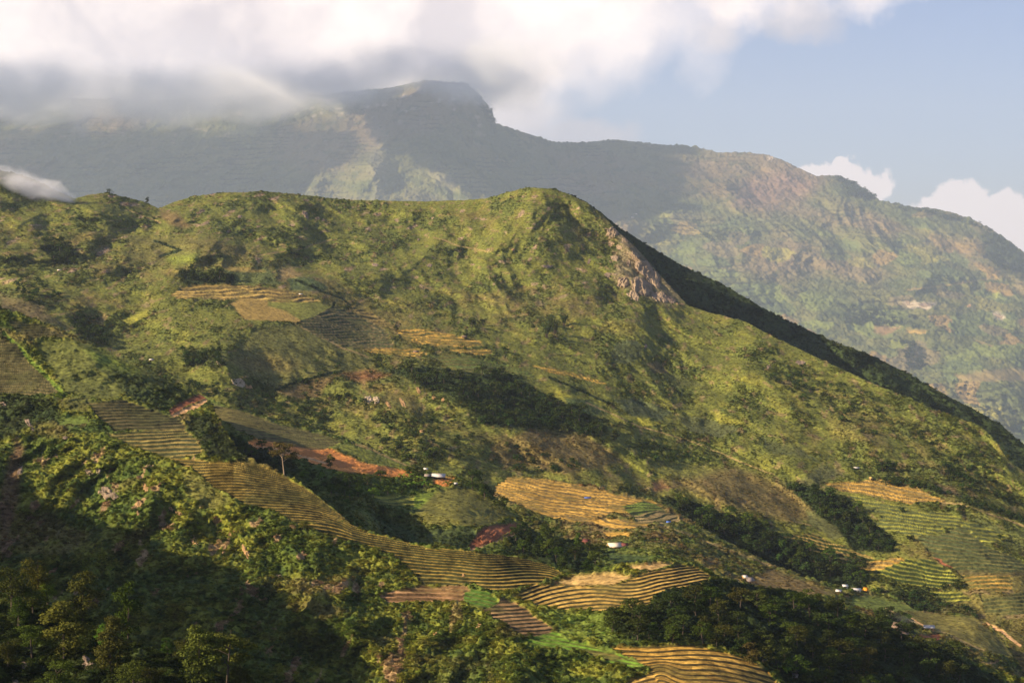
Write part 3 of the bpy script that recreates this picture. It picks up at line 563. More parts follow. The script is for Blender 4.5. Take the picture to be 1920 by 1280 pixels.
make_layer('road_spur', K_CREST, K_BOT, K_D, 1.4, 1.2, K_rel, H_veg, K_base, seed=5, back=200, paint=[
    ((.15, .165, .03), [(560, 828), (640, 832), (700, 845), (760, 868), (820, 890), (700, 872), (630, 845)], 4, .25, .4), ('soil', ORANGE, 2.2, .03, .35), 
    ('forest', [(400, 805), (480, 840), (530, 850), (560, 885), (520, 895), (430, 860), (390, 830)], 5, 1, 0), ('bush', [(560, 872), (640, 885), (760, 895), (800, 930), (700, 930), (640, 935), (570, 905)], 5, 1, 0),
    ((.15, .20, .025), [(778, 930), (815, 925), (835, 950), (800, 965), (775, 955)], 6, .2, .5), ((.135, .13, .03), [(815, 925), (870, 910), (930, 945), (965, 968), (900, 988), (800, 985), (780, 965)], 5, .2, .5),
    ((.055, .075, .022), [(800, 992), (885, 990), (895, 1010), (870, 1030), (800, 1020)], 3, .6, .2), ('red', [(905, 990), (925, 984), (965, 983), (976, 990), (945, 1005), (890, 1030), (878, 1030), (890, 1008)], 2, 0, .3),
    ((.42, .15, .055), [(928, 990), (955, 985), (972, 990), (945, 1003), (930, 1008)], 3, 0, .3), ('soil', [(815, 900), (850, 898), (840, 912), (820, 912)], 3, .1, .4), ('forest', [(1000, 985), (1050, 1000), (1110, 1030), (1120, 1080), (1050, 1070), (960, 1040), (950, 1015)], 5, 1, 0),
    ((.035, .06, .018), [(690, 955), (760, 985), (800, 1030), (720, 1010)], 8, .8, 0, .8), ((.05, .075, .02), [(1130, 1035), (1200, 1040), (1240, 1058), (1160, 1065)], 4, .1),  # last patch: shade at the lower right of the house, painted as darker green
], terr=[
    ([(397, 757), (440, 768), (520, 794), (600, 814), (645, 828), (600, 846), (500, 828), (440, 806), (400, 778)], lin(-.05, 1, 6, 8), 4.6, 'olive', (.10, .075, .03), .9),
    ([(690, 932), (777, 929), (779, 950), (735, 956), (715, 945)], lin(.0, .5), 6.5, 'yg', (.07, .09, .02), 1),
], lines=[('road', [(478, 836), (520, 842), (565, 855), (610, 868)], 1.6, 0), ('road', [(885, 1032), (925, 1018), (950, 1008), (985, 994)], 2.2, 0), ('tan', [(655, 830), (700, 845), (760, 872), (790, 885)], 1.2, .1)])

# ---- foreground hill with the long flight of terraces
G_CREST = [(-520, 520), (-60, 565), (0, 577), (60, 598), (100, 612), (150, 637), (190, 655), (240, 680), (300, 705), (350, 728), (372, 738), (384, 745), (394, 757), (406, 780), (420, 806), (438, 835), (460, 858), (480, 869), (520, 886), (560, 905), (600, 934), (640, 966), (660, 985), (690, 998), (720, 1005), (760, 1016), (800, 1025), (860, 1031), (900, 1037), (960, 1043), (1000, 1052), (1030, 1060), (1058, 1077), (1080, 1078), (1110, 1072), (1160, 1060), (1230, 1052), (1275, 1055), (1310, 1064), (1345, 1083), (1400, 1098), (1450, 1104), (1500, 1112), (1560, 1136), (1640, 1168), (1700, 1192), (1760, 1216), (1800, 1232), (1860, 1255), (1920, 1275), (2000, 1300), (2440, 1400)]
G_BOT = [(-520, 1330), (1340, 1330), (1920, 1340), (2440, 1460)]
G_D = [(-100, 560, 1560), (0, 577, 1540), (190, 655, 1510), (385, 745, 1470), (0, 740, 1400), (200, 760, 1360), (380, 850, 1230), (320, 790, 1340), (-100, 900, 1180), (200, 940, 1150), (0, 900, 1180), (450, 865, 1210), (420, 935, 1150), (600, 1005, 1100), (640, 966, 1150), (800, 1025, 1110), (900, 1037, 1100), (800, 1100, 1050), (1058, 1077, 1095), (1060, 1140, 1020), (1230, 1053, 1110), (1210, 1130, 1020), (1345, 1083, 1120), (0, 1100, 1020), (0, 1300, 880), (400, 1100, 1020), (400, 1300, 860), (700, 1160, 985), (700, 1300, 870), (950, 1200, 940), (1000, 1300, 860), (1150, 1190, 960), (1150, 1230, 925), (1300, 1212, 940), (1400, 1300, 870), (1250, 1170, 980), (1500, 1112, 1190), (1500, 1200, 1060), (1700, 1192, 1210), (1700, 1300, 1080), (1920, 1275, 1250), (2060, 1320, 1240), (600, 1100, 1030)]
def G_rel(X, Y, Z, U, V, DV):
    w = 20 * fbm(X / 80, Y / 100, 2, 503)
    g = ridged((X + w) / 95.0, Y / 330.0, 4, 511, .5)
    cl = poly_sd([(-600, 900), (0, 800), (100, 800), (200, 850), (350, 940), (550, 1010), (700, 1080), (800, 1150), (960, 1210), (1150, 1250), (1200, 1340), (-600, 1340)], U, V)
    k = sstep(-10, 40, cl)
    return -(g - .6) * 62 * k - 12 * fbm(X / 62.0, Y / 80.0, 3, 523) * k - 9 * fbm(X / 35.0, Y / 45.0, 4, 521) * sstep(0, 14, DV)
def G_veg(X, Y, U, V, dens): return (.2 + .8 * dens) * (2.6 * np.abs(fbm(X / 12, Y / 15, 3, 541)) + 1.2 * np.abs(perlin(X / 3.2, Y / 4.2, 542)) + .6 * np.abs(perlin(X / 1.4, Y / 1.8, 543)))
def G_base(X, Y, Z, U, V, DV):
    n = fbm(X / 42, Y / 55, 5, 551); n2 = fbm(X / 11, Y / 15, 4, 555)
    c = lerp3((.078, .104, .016), (.160, .166, .022), sstep(-.4, .45, n)); c = lerp3(c, (.035, .06, .013), sstep(.0, .45, n2) * .75)
    c = lerp3(c, C['brown'], sstep(.35, .8, fbm(X / 70, Y / 70, 3, 557)) * .6)
    s = fbm(X / 14, Z / 9, 4, 566); return lerp3(c, (.30, .19, .10), sstep(.58, .75, s) * sstep(700, 900, V) * sstep(1000, 700, U) * .8)
def phi_strip(u, v, dv): return v - .05 * u + 5 * np.sin(u / 75.0) + 1.2 * np.sin(u / 31.0) - 26 * np.exp(-dv / 20.0)
def phi_basin(u, v, dv):
    k = sstep(1130, 1240, u)
    return v + .24 * (u - 1180) * k - 16 * np.exp(-dv / 12.0) * k + 5 * np.sin(u / 55.0) - .0009 * (u - 1120) ** 2 * (1 - k)
T_STRIP = [(352, 861), (400, 868), (450, 866), (480, 871), (520, 887), (560, 906), (600, 935), (640, 966), (660, 986), (690, 999), (720, 1006), (800, 1026), (860, 1032), (920, 1039), (980, 1046), (1030, 1060), (1056, 1077), (1030, 1086), (1000, 1097), (930, 1110), (880, 1096), (790, 1098), (760, 1060), (700, 1027), (640, 1012), (580, 992), (520, 962), (450, 942), (400, 916), (360, 882), (300, 856)]
T_BASIN = [(1000, 1096), (1060, 1097), (1110, 1101), (1160, 1096), (1185, 1086), (1200, 1078), (1262, 1063), (1275, 1056), (1310, 1066), (1342, 1085), (1320, 1095), (1250, 1105), (1222, 1120), (1216, 1138), (1140, 1146), (1060, 1144), (1000, 1132), (960, 1120), (980, 1105)]
T_LOW = [(1145, 1215), (1220, 1212), (1300, 1212), (1350, 1222), (1400, 1238), (1440, 1258), (1470, 1300), (1200, 1330), (1225, 1275), (1215, 1252), (1180, 1232)]
g_terr = [
    ([(0, 638), (30, 644), (53, 676), (88, 712), (116, 737), (60, 742), (0, 736), (-80, 730), (-80, 630)], lin(.0, .5), 5.2, (.115, .09, .035), (.05, .05, .02), 1),
    ([(18, 603), (67, 607), (103, 622), (127, 632), (57, 635), (30, 620)], lin(.02, .5), 4.6, (.13, .10, .04), (.05, .05, .02), .9),
    ([(162, 756), (233, 751), (265, 763), (292, 772), (333, 784), (353, 797), (347, 807), (213, 809), (178, 778)], lin(.03, .6, 4, 6), 5.4, (.115, .09, .033), (.04, .042, .018), 1),
    ([(200, 814), (345, 807), (360, 820), (383, 848), (352, 860), (300, 856), (250, 840)], lin(.02, 1.2), 6.8, (.27, .20, .055), (.045, .05, .02), 1),
    ([(352, 861), (400, 868), (450, 866), (480, 871), (520, 887), (560, 906), (600, 935), (652, 976), (600, 980), (545, 976), (520, 962), (450, 942), (400, 916), (360, 882), (300, 856)], phi_strip, 5.4, (.27, .185, .04), (.045, .042, .014), 1),
    ([(545, 976), (600, 980), (652, 976), (660, 986), (690, 999), (720, 1006), (800, 1026), (860, 1032), (920, 1039), (980, 1046), (1030, 1060), (1056, 1077), (1030, 1086), (1000, 1097), (930, 1110), (880, 1096), (790, 1098), (760, 1060), (700, 1027), (640, 1012), (580, 992)], phi_strip, 7.4, (.31, .205, .04), (.035, .036, .012), 1),
    (T_BASIN, phi_basin, 7.2, (.42, .265, .06), (.06, .05, .018), 1),
    ([(712, 1120), (740, 1108), (790, 1099), (870, 1098), (885, 1110), (870, 1128), (800, 1130), (730, 1130)], lin(-.03, 2), 8, (.34, .19, .085), (.12, .07, .03), 1),
    ([(868, 1110), (890, 1103), (912, 1110), (930, 1120), (938, 1130), (925, 1138), (900, 1140), (868, 1128)], lin(-.12, 3), 7.5, 'bright', (.05, .10, .015), 1),
    ([(925, 1136), (945, 1124), (965, 1130), (990, 1143), (1010, 1160), (1038, 1178), (1032, 1190), (990, 1196), (960, 1182), (930, 1162), (905, 1144)], lin(.10, 4), 7.5, (.24, .145, .06), (.05, .04, .02), 1),
    ([(972, 1204), (1000, 1195), (1038, 1183), (1066, 1200), (1120, 1214), (1152, 1220), (1180, 1235), (1214, 1245), (1204, 1256), (1150, 1250), (1120, 1226), (1040, 1216), (1000, 1214)], lin(-.22, 2), 8.5, 'bright', (.11, .20, .02), 1),
    ([(1085, 1218), (1150, 1222), (1170, 1236), (1120, 1236)], lin(-.1, 1), 7, (.22, .15, .04), (.08, .07, .02), .8),
    (T_LOW, lambda u, v, dv: v + 14 * np.exp(-((u - 1240) / 26.0) ** 2) * sstep(1225, 1255, v) + .0009 * (u - 1300) ** 2 * -1 * (u > 1300) + 2 * np.sin(u / 40.0), 8.6, (.44, .26, .05), (.07, .05, .015), 1),
    ([(1180, 1275), (1225, 1262), (1240, 1290), (1200, 1330), (1150, 1330)], lin(.25, 2), 9, (.36, .22, .05), (.07, .05, .015), 1),
]
g_paint = [
    ((.115, .125, .03), [(60, 638), (150, 640), (233, 674), (300, 706), (330, 720), (240, 735), (200, 752), (127, 737)], 6, .25, .5), ((.15, .19, .028), [(160, 652), (200, 665), (260, 697), (240, 705), (190, 690)], 8, .2, .5, .8),
    ((.035, .05, .016), [(200, 690), (300, 708), (365, 737), (300, 777), (240, 745)], 10, 1, 0, .8), ((.10, .095, .03), [(100, 745), (170, 745), (165, 775), (110, 770)], 6, .4, .3, .7),
    ((.12, .16, .03), [(98, 784), (162, 781), (192, 792), (150, 796), (112, 796)], 2, 0), ((.05, .08, .02), [(118, 798), (195, 800), (205, 812), (130, 810)], 4, .6, .2, .7),
    ('forest', [(-80, 745), (30, 740), (90, 745), (120, 790), (60, 800), (0, 830), (-80, 830)], 8, 1, 0, .9), ('red', [(318, 770), (345, 752), (375, 738), (388, 748), (350, 762), (325, 778)], 2.5, .1, .3),
    ('forest', [(386, 776), (410, 800), (440, 835), (480, 866), (450, 864), (400, 862), (380, 845), (352, 803), (360, 785)], 5, 1, 0, .9),
    ('road', [(323, 780), (342, 768), (372, 756), (392, 748), (397, 752), (372, 764), (345, 776), (330, 783)], 1.0, 0), ((.40, .26, .09), [(1075, 1080), (1150, 1074), (1185, 1083), (1150, 1098), (1080, 1100), (1040, 1094)], 4, 0, 1), ((.42, .27, .10), [(1175, 1060), (1230, 1054), (1262, 1058), (1220, 1070), (1185, 1066)], 3, 0, 1),
    ((.45, .28, .08), [(1150, 1216), (1300, 1213), (1310, 1224), (1200, 1228)], 4, 0, 1),
    ('forest', [(1230, 1108), (1300, 1096), (1345, 1088), (1420, 1100), (1500, 1110), (1560, 1134), (1650, 1170), (1720, 1200), (1790, 1225), (1900, 1290), (1900, 1340), (1500, 1340), (1460, 1260), (1400, 1226), (1290, 1206), (1200, 1203), (1150, 1190), (1150, 1160), (1210, 1142)], 5, 1, 0),
    ((.14, .19, .028), [(1010, 1150), (1100, 1152), (1150, 1165), (1140, 1200), (1060, 1195), (1040, 1175)], 8, .5, .3, .8), ((.17, .19, .028), [(600, 1040), (640, 1030), (690, 1050), (650, 1070)], 10, .4, .3, .6),
    ((.06, .07, .03), [(780, 1300), (800, 1250), (900, 1230), (900, 1340)], 10, .8, 0, .3), ((.16, .15, .035), [(340, 880), (380, 900), (430, 940), (400, 960), (350, 930)], 7, .3, .4, .8),
    ((.14, .07, .04), [(0, 920), (30, 820), (45, 840), (30, 960), (10, 1050), (0, 1050)], 8, .4, .3, .7), 
]
g_lines = [((.13, .20, .025), [(10, 628), (45, 662), (85, 706), (122, 742)], 3.5, 1)]
for _l in g_lines: pass
C['hedge'] = (.13, .19, .025)
make_layer('foreground_hill', G_CREST, G_BOT, G_D, 1.3, 1.15, G_rel, G_veg, G_base, g_paint, g_terr, [('hedge', [(10, 628), (45, 662), (85, 706), (122, 742)], 3.5, 1)], seed=6, back=160)

# ---- the near slope under the camera's left, where the close trees stand
N_CREST = [(-520, 1060), (-60, 1085), (0, 1100), (100, 1140), (200, 1185), (300, 1225), (420, 1262), (500, 1290), (560, 1320), (2440, 1900)]
N_BOT = [(-520, 1500), (500, 1500), (560, 1520), (2440, 2000)]
N_D = [(-100, 1080, 560), (0, 1100, 560), (200, 1185, 540), (420, 1262, 520), (560, 1320, 500), (0, 1300, 480), (200, 1300, 480), (400, 1400, 460), (0, 1500, 420), (500, 1500, 420)]
def N_rel(X, Y, Z, U, V, DV): return -8 * fbm(X / 25, Y / 35, 4, 601) * sstep(0, 14, DV)
def N_veg(X, Y, U, V, dens): return 1.4 * np.abs(fbm(X / 7, Y / 8, 4, 641))
def N_base(X, Y, Z, U, V, DV):
    n = fbm(X / 12, Y / 14, 4, 651); c = lerp3((.03, .045, .014), (.055, .075, .018), sstep(-.4, .4, n)); return c
make_layer('near_slope', N_CREST, N_BOT, N_D, 2.5, 2.5, N_rel, N_veg, N_base, seed=7, back=120)

# ---- a shoulder of the hill out of the picture on the left: it casts the foot of the slope into shade
def shade_shoulder():
    B = [(-420, 700), (-200, 800), (-60, 862), (20, 893), (90, 945), (170, 975), (235, 1000), (300, 1018), (350, 1045), (420, 1062), (470, 1092), (540, 1122), (580, 1162), (640, 1190), (672, 1222), (690, 1262), (700, 1300)]
    rows = []; pts = []
    for u, v in B:
        P = np.array(surf('foreground_hill', max(u, -500), v))
        t = (P[0] + .50 * P[1]) / -SUN[0] if SUN[0] < 0 else 400   # walk towards the sun until outside the view
        t = max(t, 60); pts.append(P + SUN * t)
    pts = np.array(pts)
    n = 260; s = np.linspace(0, len(pts) - 1, n); cre = np.stack([np.interp(s, np.arange(len(pts)), pts[:, k]) for k in range(3)], -1)
    cre[:, 2] += 4 * fbm(np.arange(n) / 13.0, np.zeros(n), 3, 5)
    o1 = cre[0] + np.array([-60., 250., 10.]); o2 = cre[-1] + np.array([-40., -320., 20.])
    cre = np.vstack([o1, cre, o2])
    G = []
    for k in np.arange(-60, 61) / 4.0:
        off = abs(k) * 22.0; g = cre.copy(); g[:, 0] += k * 24.0 if k < 0 else k * 9.0
        g[:, 2] -= off + min(abs(k), 1.5) * (8 * np.abs(fbm(g[:, 0] / 60, g[:, 1] / 60 + k / 3, 3, 9)) + 2.2 * np.abs(fbm(g[:, 0] / 9 + k, g[:, 1] / 9, 3, 19))); G.append(g)
    G = np.array(G); a, b = G.shape[:2]; i = np.arange(a * b).reshape(a, b)
    q = np.stack([i[1:, :-1], i[1:, 1:], i[:-1, 1:], i[:-1, :-1]], -1).reshape(-1, 4)
    me = mesh_from('side_shoulder', G.reshape(-1, 3), q, smooth=True, mats=[M_TER])
    ca = me.color_attributes.new('Col', 'FLOAT_COLOR', 'POINT')
    cc = np.ones((a * b, 4), np.float32); cc[:, :3] = lerp3((.05, .08, .02), (.10, .12, .025), sstep(-.4, .4, fbm(G[..., 0].ravel() / 40, G[..., 1].ravel() / 40, 4, 12))); ca.data.foreach_set('color', cc.ravel())
    tag(new_obj('side_hill', me), kind='structure'); LAYERS['side_pts'] = (G.reshape(-1, 3), cc[:, :3])
shade_shoulder()

# ---- low ground far below, out to the horizon
def valley_floor():
    n = 60; xs = np.linspace(-45000, 45000, n); ys = np.linspace(-8000, 62000, n); X, Y = np.meshgrid(xs, ys)
    Z = -3100 + 60 * fbm(X / 3000, Y / 3000, 3, 71); i = np.arange(n * n).reshape(n, n)
    q = np.stack([i[:-1, :-1], i[:-1, 1:], i[1:, 1:], i[1:, :-1]], -1).reshape(-1, 4)
    me = mesh_from('valley_floor', np.stack([X, Y, Z], -1), q, smooth=True, mats=[M_TER]); ca = me.color_attributes.new('Col', 'FLOAT_COLOR', 'POINT')
    cc = np.tile(np.array([.09, .11, .03, 1], np.float32), (n * n, 1)); ca.data.foreach_set('color', cc.ravel())
    tag(new_obj('ground', me), kind='structure')
valley_floor()
# ---------------------------------------------------------------- foliage prototypes
def leaf_cloud(lobes, n, size, seed, shell=.55, squash=1.0, droop=.0):
    """many small leaf faces spread through a crown of several lobes; lobes = (x, y, z, rx, ry, rz)"""
    r = np.random.default_rng(seed); L = np.array(lobes, float)
    w = (L[:, 3] * L[:, 4] * L[:, 5]) ** (2 / 3.); w /= w.sum(); k = r.choice(len(L), n, p=w)
    d = r.normal(size=(n, 3)); d /= np.linalg.norm(d, axis=1)[:, None]; d[:, 2] = np.where(d[:, 2] < -.35, -d[:, 2] * .6, d[:, 2])
    rad = shell + (1 - shell) * r.random(n) ** .6
    rad *= 1 + .16 * np.sin(d[:, 0] * 7 + k * 2.1) * np.cos(d[:, 1] * 6 + k) + .10 * r.normal(size=n)
    P = L[k, :3] + d * rad[:, None] * L[k, 3:]
    nrm = d + .55 * r.normal(size=(n, 3)); nrm[:, 2] += .25 - droop; nrm /= np.linalg.norm(nrm, axis=1)[:, None]
    a = np.cross(nrm, r.normal(size=(n, 3))); a /= np.linalg.norm(a, axis=1)[:, None]; b = np.cross(nrm, a)
    s = size * (.6 + .8 * r.random(n))[:, None]
    bend = nrm * s * .25
    V = np.stack([P - a * s - bend, P - b * s * .7, P + a * s - bend, P + b * s * .7], 1)
    return V.reshape(-1, 3), (np.arange(n * 4).reshape(-1, 4))
def tube(path, radii, ns=6):
    V = []; Q = []; path = [np.array(p, float) for p in path]
    for i, (p, rr) in enumerate(zip(path, radii)):
        d = path[min(i + 1, len(path) - 1)] - path[max(i - 1, 0)]; d /= np.linalg.norm(d) + 1e-9
        up = np.array([1., 0, 0]) if abs(d[0]) < .8 else np.array([0, 1., 0]); a = np.cross(d, up); a /= np.linalg.norm(a); b = np.cross(d, a)
        for j in range(ns):
            t = 2 * math.pi * j / ns; V.append(p + (a * math.cos(t) + b * math.sin(t)) * rr)
    for i in range(len(path) - 1):
        for j in range(ns):
            Q.append((i * ns + j, i * ns + (j + 1) % ns, (i + 1) * ns + (j + 1) % ns, (i + 1) * ns + j))
    return np.array(V), np.array(Q)
def join(parts):
    V = []; Q = []; o = 0
    for v, q in parts: V.append(v); Q.append(np.asarray(q) + o); o += len(v)
    return np.vstack(V), np.vstack(Q)
def lobes_for(kind, seed):
    r = np.random.default_rng(seed); L = []
    if kind == 'round':
        L.append((0, 0, .52, .26, .26, .34))
        for i in range(9):
            a = r.random() * 6.28; h = .22 + .64 * r.random(); q = .10 + .20 * r.random() * (1.2 - abs(h - .5) * 1.6); L.append((q * math.cos(a), q * math.sin(a), h, .15, .15, .11 + .04 * r.random()))
    elif kind == 'tall':
        for i in range(17):
            h = .16 + .78 * i / 16.; q = (.07 + .12 * r.random()) * (1.2 - .9 * abs(h - .5) * 1.6); a = r.random() * 6.28; s = (.115 + .05 * r.random()) * (1.15 - .45 * abs(h - .5) * 2)
            L.append((q * math.cos(a), q * math.sin(a), h, s, s, s * .72))
    elif kind == 'open':          # bare pole, umbrella of separate clumps
        for i in range(15):
            a = r.random() * 6.28; h = .40 + .52 * r.random(); q = (.05 + .24 * math.sqrt(r.random())) * math.sqrt(max(.05, 1 - ((h - .64) / .36) ** 2)); s = .075 + .045 * r.random(); L.append((q * math.cos(a), q * math.sin(a), h, s * 1.2, s * 1.2, s * .8))
    elif kind == 'wide':
        for i in range(17):
            a = r.random() * 6.28; h = .2 + .68 * r.random(); q = .42 * math.sqrt(r.random()) * (1.25 - h * .75); s = .12 + .07 * r.random(); L.append((q * math.cos(a), q * math.sin(a), h, s * 1.15, s * 1.15, s * .7))
    elif kind == 'bush':
        for i in range(6):
            a = r.random() * 6.28; q = .55 * math.sqrt(r.random()); s = .32 + .25 * r.random(); L.append((q * math.cos(a), q * math.sin(a), .15 + .28 * r.random(), s, s, s * .8))
    return L
def trunk_geo(kind, lobes, seed):
    r = np.random.default_rng(seed + 99); top = .9 if kind != 'wide' else .75; w = .011 if kind in ('open', 'tall') else .022
    bx, by = .03 * r.normal(), .03 * r.normal()
    path = [(0, 0, -.08), (0, 0, .0), (bx * .5, by * .5, .3), (bx, by, .55), (bx * 1.6, by * 1.6, top)]
    parts = [tube(path, [w * 1.5, w * 1.25, w, w * .75, w * .2], 7)]
    for l in lobes[:8]:
        z0 = max(.22, min(l[2] - .12, .6)); t = z0
        s = np.array([bx * t * 1.3, by * t * 1.3, z0]); e = np.array(l[:3]); mid = (s + e) / 2 + np.array([0, 0, .03])
        parts.append(tube([s, mid, e], [w * .5, w * .3, w * .12], 5))
    return join(parts)
BARK = mat_plain('grey bark', (.085, .065, .045), .9, 4.0, .3)
BARKP = mat_plain('pale bark', (.42, .31, .20), .9, 4.0, .2)
def wood_mesh(kind, seed, n, size):
    L = lobes_for(kind, seed); return L, leaf_cloud(L, n, size, seed), trunk_geo(kind, L, seed)

def banana_geo(seed, n=9):
    r = np.random.default_rng(seed); parts = [tube([(0, 0, -.05), (0, 0, .45)], [.05, .035], 6)]
    stem = parts[0]; lv = []
    for i in range(n):
        a = i * 2.4 + r.random(); l = .55 + .3 * r.random(); rise = .25 + .5 * r.random(); V = []; Q = []
        for k in range(7):
            t = k / 6.; x = l * t; z = .42 + rise * t - .75 * t * t * l; wd = .11 * math.sin(math.pi * min(1, t * .9 + .08)) + .005
            for s_ in (-1, 0, 1): V.append((x * math.cos(a) - s_ * wd * math.sin(a), x * math.sin(a) + s_ * wd * math.cos(a), z - abs(s_) * wd * .25))
        for k in range(6):
            for s_ in (0, 1): Q.append((k * 3 + s_, k * 3 + s_ + 1, (k + 1) * 3 + s_ + 1, (k + 1) * 3 + s_))
        lv.append((np.array(V), np.array(Q)))
    return join(lv), stem
def bamboo_geo(seed, n=26):
    r = np.random.default_rng(seed); lv = []; st = []
    for i in range(n):
        a = r.random() * 6.28; q = .10 * r.random(); lean = .10 + .28 * r.random(); h = .65 + .35 * r.random()
        p = [(q * math.cos(a) + lean * math.cos(a) * t ** 2, q * math.sin(a) + lean * math.sin(a) * t ** 2, h * (t - .12 * t ** 3) - .03) for t in (0, .3, .6, .85, 1)]
        st.append(tube(p, [.008, .007, .006, .004, .002], 4))
        for t in (.35, .5, .65, .8, .95): x = q + lean * t * t; lv.append((x * math.cos(a), x * math.sin(a), h * (t - .12 * t ** 3), .07, .07, .06))
    return leaf_cloud(lv, 1500, .022, seed, .3, droop=.3), join(st)

# ---- scrub scattered over the hills (ground cover): instances on points
M_SCRUB = mat_leaf('scrub leaves', inst=True, trans=.25, var=.4)
def proto_coll(name, specs):
    c = bpy.data.collections.new(name)
    for k, (kind, seed, n, size) in enumerate(specs):
        L = lobes_for(kind, seed); v, q = leaf_cloud(L, n, size, seed)
        if kind != 'bush':
            tv, tq = trunk_geo(kind, L, seed); nf = len(q); v, q = join([(v, q), (tv, tq)]); mi = np.zeros(len(q), int); mi[nf:] = 1
            me = mesh_from('leaf_clump', v, q, mats=[M_SCRUB, BARK], midx=mi)
        else: me = mesh_from('leaf_clump', v, q, mats=[M_SCRUB])
        c.objects.link(bpy.data.objects.new('leaf_clump%02d' % k, me))
    return c
PC_NEAR = proto_coll('near scrub', [('bush', 1, 420, .095), ('bush', 2, 360, .10), ('bush', 3, 420, .085), ('bush', 4, 300, .12), ('bush', 5, 500, .075)])
PC_FAR = proto_coll('far scrub', [('bush', 11, 110, .19), ('bush', 12, 90, .2), ('bush', 13, 120, .17), ('bush', 14, 90, .22)])
PC_WOOD = proto_coll('wood', [('round', 21, 260, .055), ('wide', 22, 300, .055), ('round', 23, 260, .06), ('wide', 24, 260, .06)])
def scatter(name, pos, scl, col, idx, coll, tilt=.12, label=None):
    me = bpy.data.meshes.new(name); n = len(pos); me.vertices.add(n); me.vertices.foreach_set('co', pos.astype(np.float32).ravel())
    a = me.attributes.new('scl', 'FLOAT_VECTOR', 'POINT'); a.data.foreach_set('vector', scl.astype(np.float32).ravel())
    rot = np.stack([rng.normal(0, tilt, n), rng.normal(0, tilt, n), rng.random(n) * 6.28], -1)
    a = me.attributes.new('rot', 'FLOAT_VECTOR', 'POINT'); a.data.foreach_set('vector', rot.astype(np.float32).ravel())
    a = me.attributes.new('pick', 'INT', 'POINT'); a.data.foreach_set('value', idx.astype(np.int32))
    a = me.attributes.new('col', 'FLOAT_COLOR', 'POINT'); a.data.foreach_set('color', np.concatenate([col, np.ones((n, 1))], 1).astype(np.float32).ravel())
    o = new_obj(name, me); ng = bpy.data.node_groups.new(name, 'GeometryNodeTree')
    ng.interface.new_socket('Geometry', in_out='INPUT', socket_type='NodeSocketGeometry'); ng.interface.new_socket('Geometry', in_out='OUTPUT', socket_type='NodeSocketGeometry')
    N = ng.nodes; L = ng.links; gi = N.new('NodeGroupInput'); go = N.new('NodeGroupOutput')
    m2p = N.new('GeometryNodeMeshToPoints'); L.new(gi.outputs[0], m2p.inputs['Mesh'])
    ip = N.new('GeometryNodeInstanceOnPoints'); ci = N.new('GeometryNodeCollectionInfo'); ci.inputs['Collection'].default_value = coll
    ci.inputs['Separate Children'].default_value = True; ci.inputs['Reset Children'].default_value = True
    L.new(m2p.outputs[0], ip.inputs['Points']); L.new(ci.outputs[0], ip.inputs['Instance']); ip.inputs['Pick Instance'].default_value = True
    def na(nm, t):
        x = N.new('GeometryNodeInputNamedAttribute'); x.data_type = t; x.inputs['Name'].default_value = nm; return x.outputs['Attribute']
    L.new(na('pick', 'INT'), ip.inputs['Instance Index']); L.new(na('rot', 'FLOAT_VECTOR'), ip.inputs['Rotation']); L.new(na('scl', 'FLOAT_VECTOR'), ip.inputs['Scale'])
    L.new(ip.outputs[0], go.inputs[0]); md = o.modifiers.new('scatter', 'NODES'); md.node_group = ng
    tag(o, kind='stuff'); return o
def pick_points(lname, n, weight, seed=0):
    Ly = LAYERS[lname]; r = np.random.default_rng(seed); m = (Ly.U > (-120 if 'near' not in lname and 'fore' not in lname else -420)) & (Ly.U < 2040) & (Ly.V < 1330)
    W = (weight(Ly) * m * (Ly.vb - Ly.vc)[None]).ravel(); W = np.maximum(W, 0); W /= W.sum()
    k = r.choice(W.size, n, p=W); f = lambda a: a.ravel()[k]
    pos = np.stack([f(Ly.X), f(Ly.Y), f(Ly.Z)], -1); return k, pos, Ly.col.reshape(-1, 3)[k], f(Ly.U), f(Ly.V), f(Ly.dens)
def scrub(lname, n, smin, smax, coll, ncoll, seed, name='scrub', gain=1.2, dmin=.05):
    def w(Ly):
        g = sstep(-.25, .35, fbm(Ly.X / (smax * 9), Ly.Y / (smax * 12), 3, seed + 5)); return (np.maximum(Ly.dens - dmin, 0) + .12 * (Ly.flat < .95)) * (.5 + g)
    k, pos, col, u, v, d = pick_points(lname, n, w, seed); r = np.random.default_rng(seed + 1)
    s = smin + (smax - smin) * r.random(n) ** 2.2; s *= .45 + .55 * np.clip(d, 0, 1)
    scl = np.stack([s, s, s * (.65 + .5 * r.random(n))], -1); pos[:, 2] -= s * .18
    tint = r.normal(1, .14, (n, 1)) * (1 + r.normal(0, .03, (n, 3))); lum = r.random((n, 1))
    c = col * gain * np.clip(tint, .4, 1.7); c = c * (1 - .35 * (lum < .3))
    o = scatter(name, pos, scl, np.clip(c, .004, .8), r.integers(0, ncoll, n), coll); o['label'] = None; del o['label']; return o
scrub('far_mountain', 22000, 9.0, 24.0, PC_FAR, 4, 901)
scrub('main_ridge', 120000, 1.0, 3.3, PC_FAR, 4, 902)
scrub('ridge_flank', 9000, 1.8, 6.0, PC_FAR, 4, 903)
scrub('terraced_spur', 16000, .8, 3.4, PC_FAR, 4, 904)
scrub('road_spur', 16000, .7, 2.8, PC_FAR, 4, 905)
scrub('foreground_hill', 56000, .5, 2.6, PC_NEAR, 5, 906)
scrub('near_slope', 12000, .4, 1.9, PC_NEAR, 5, 907, gain=1.0)

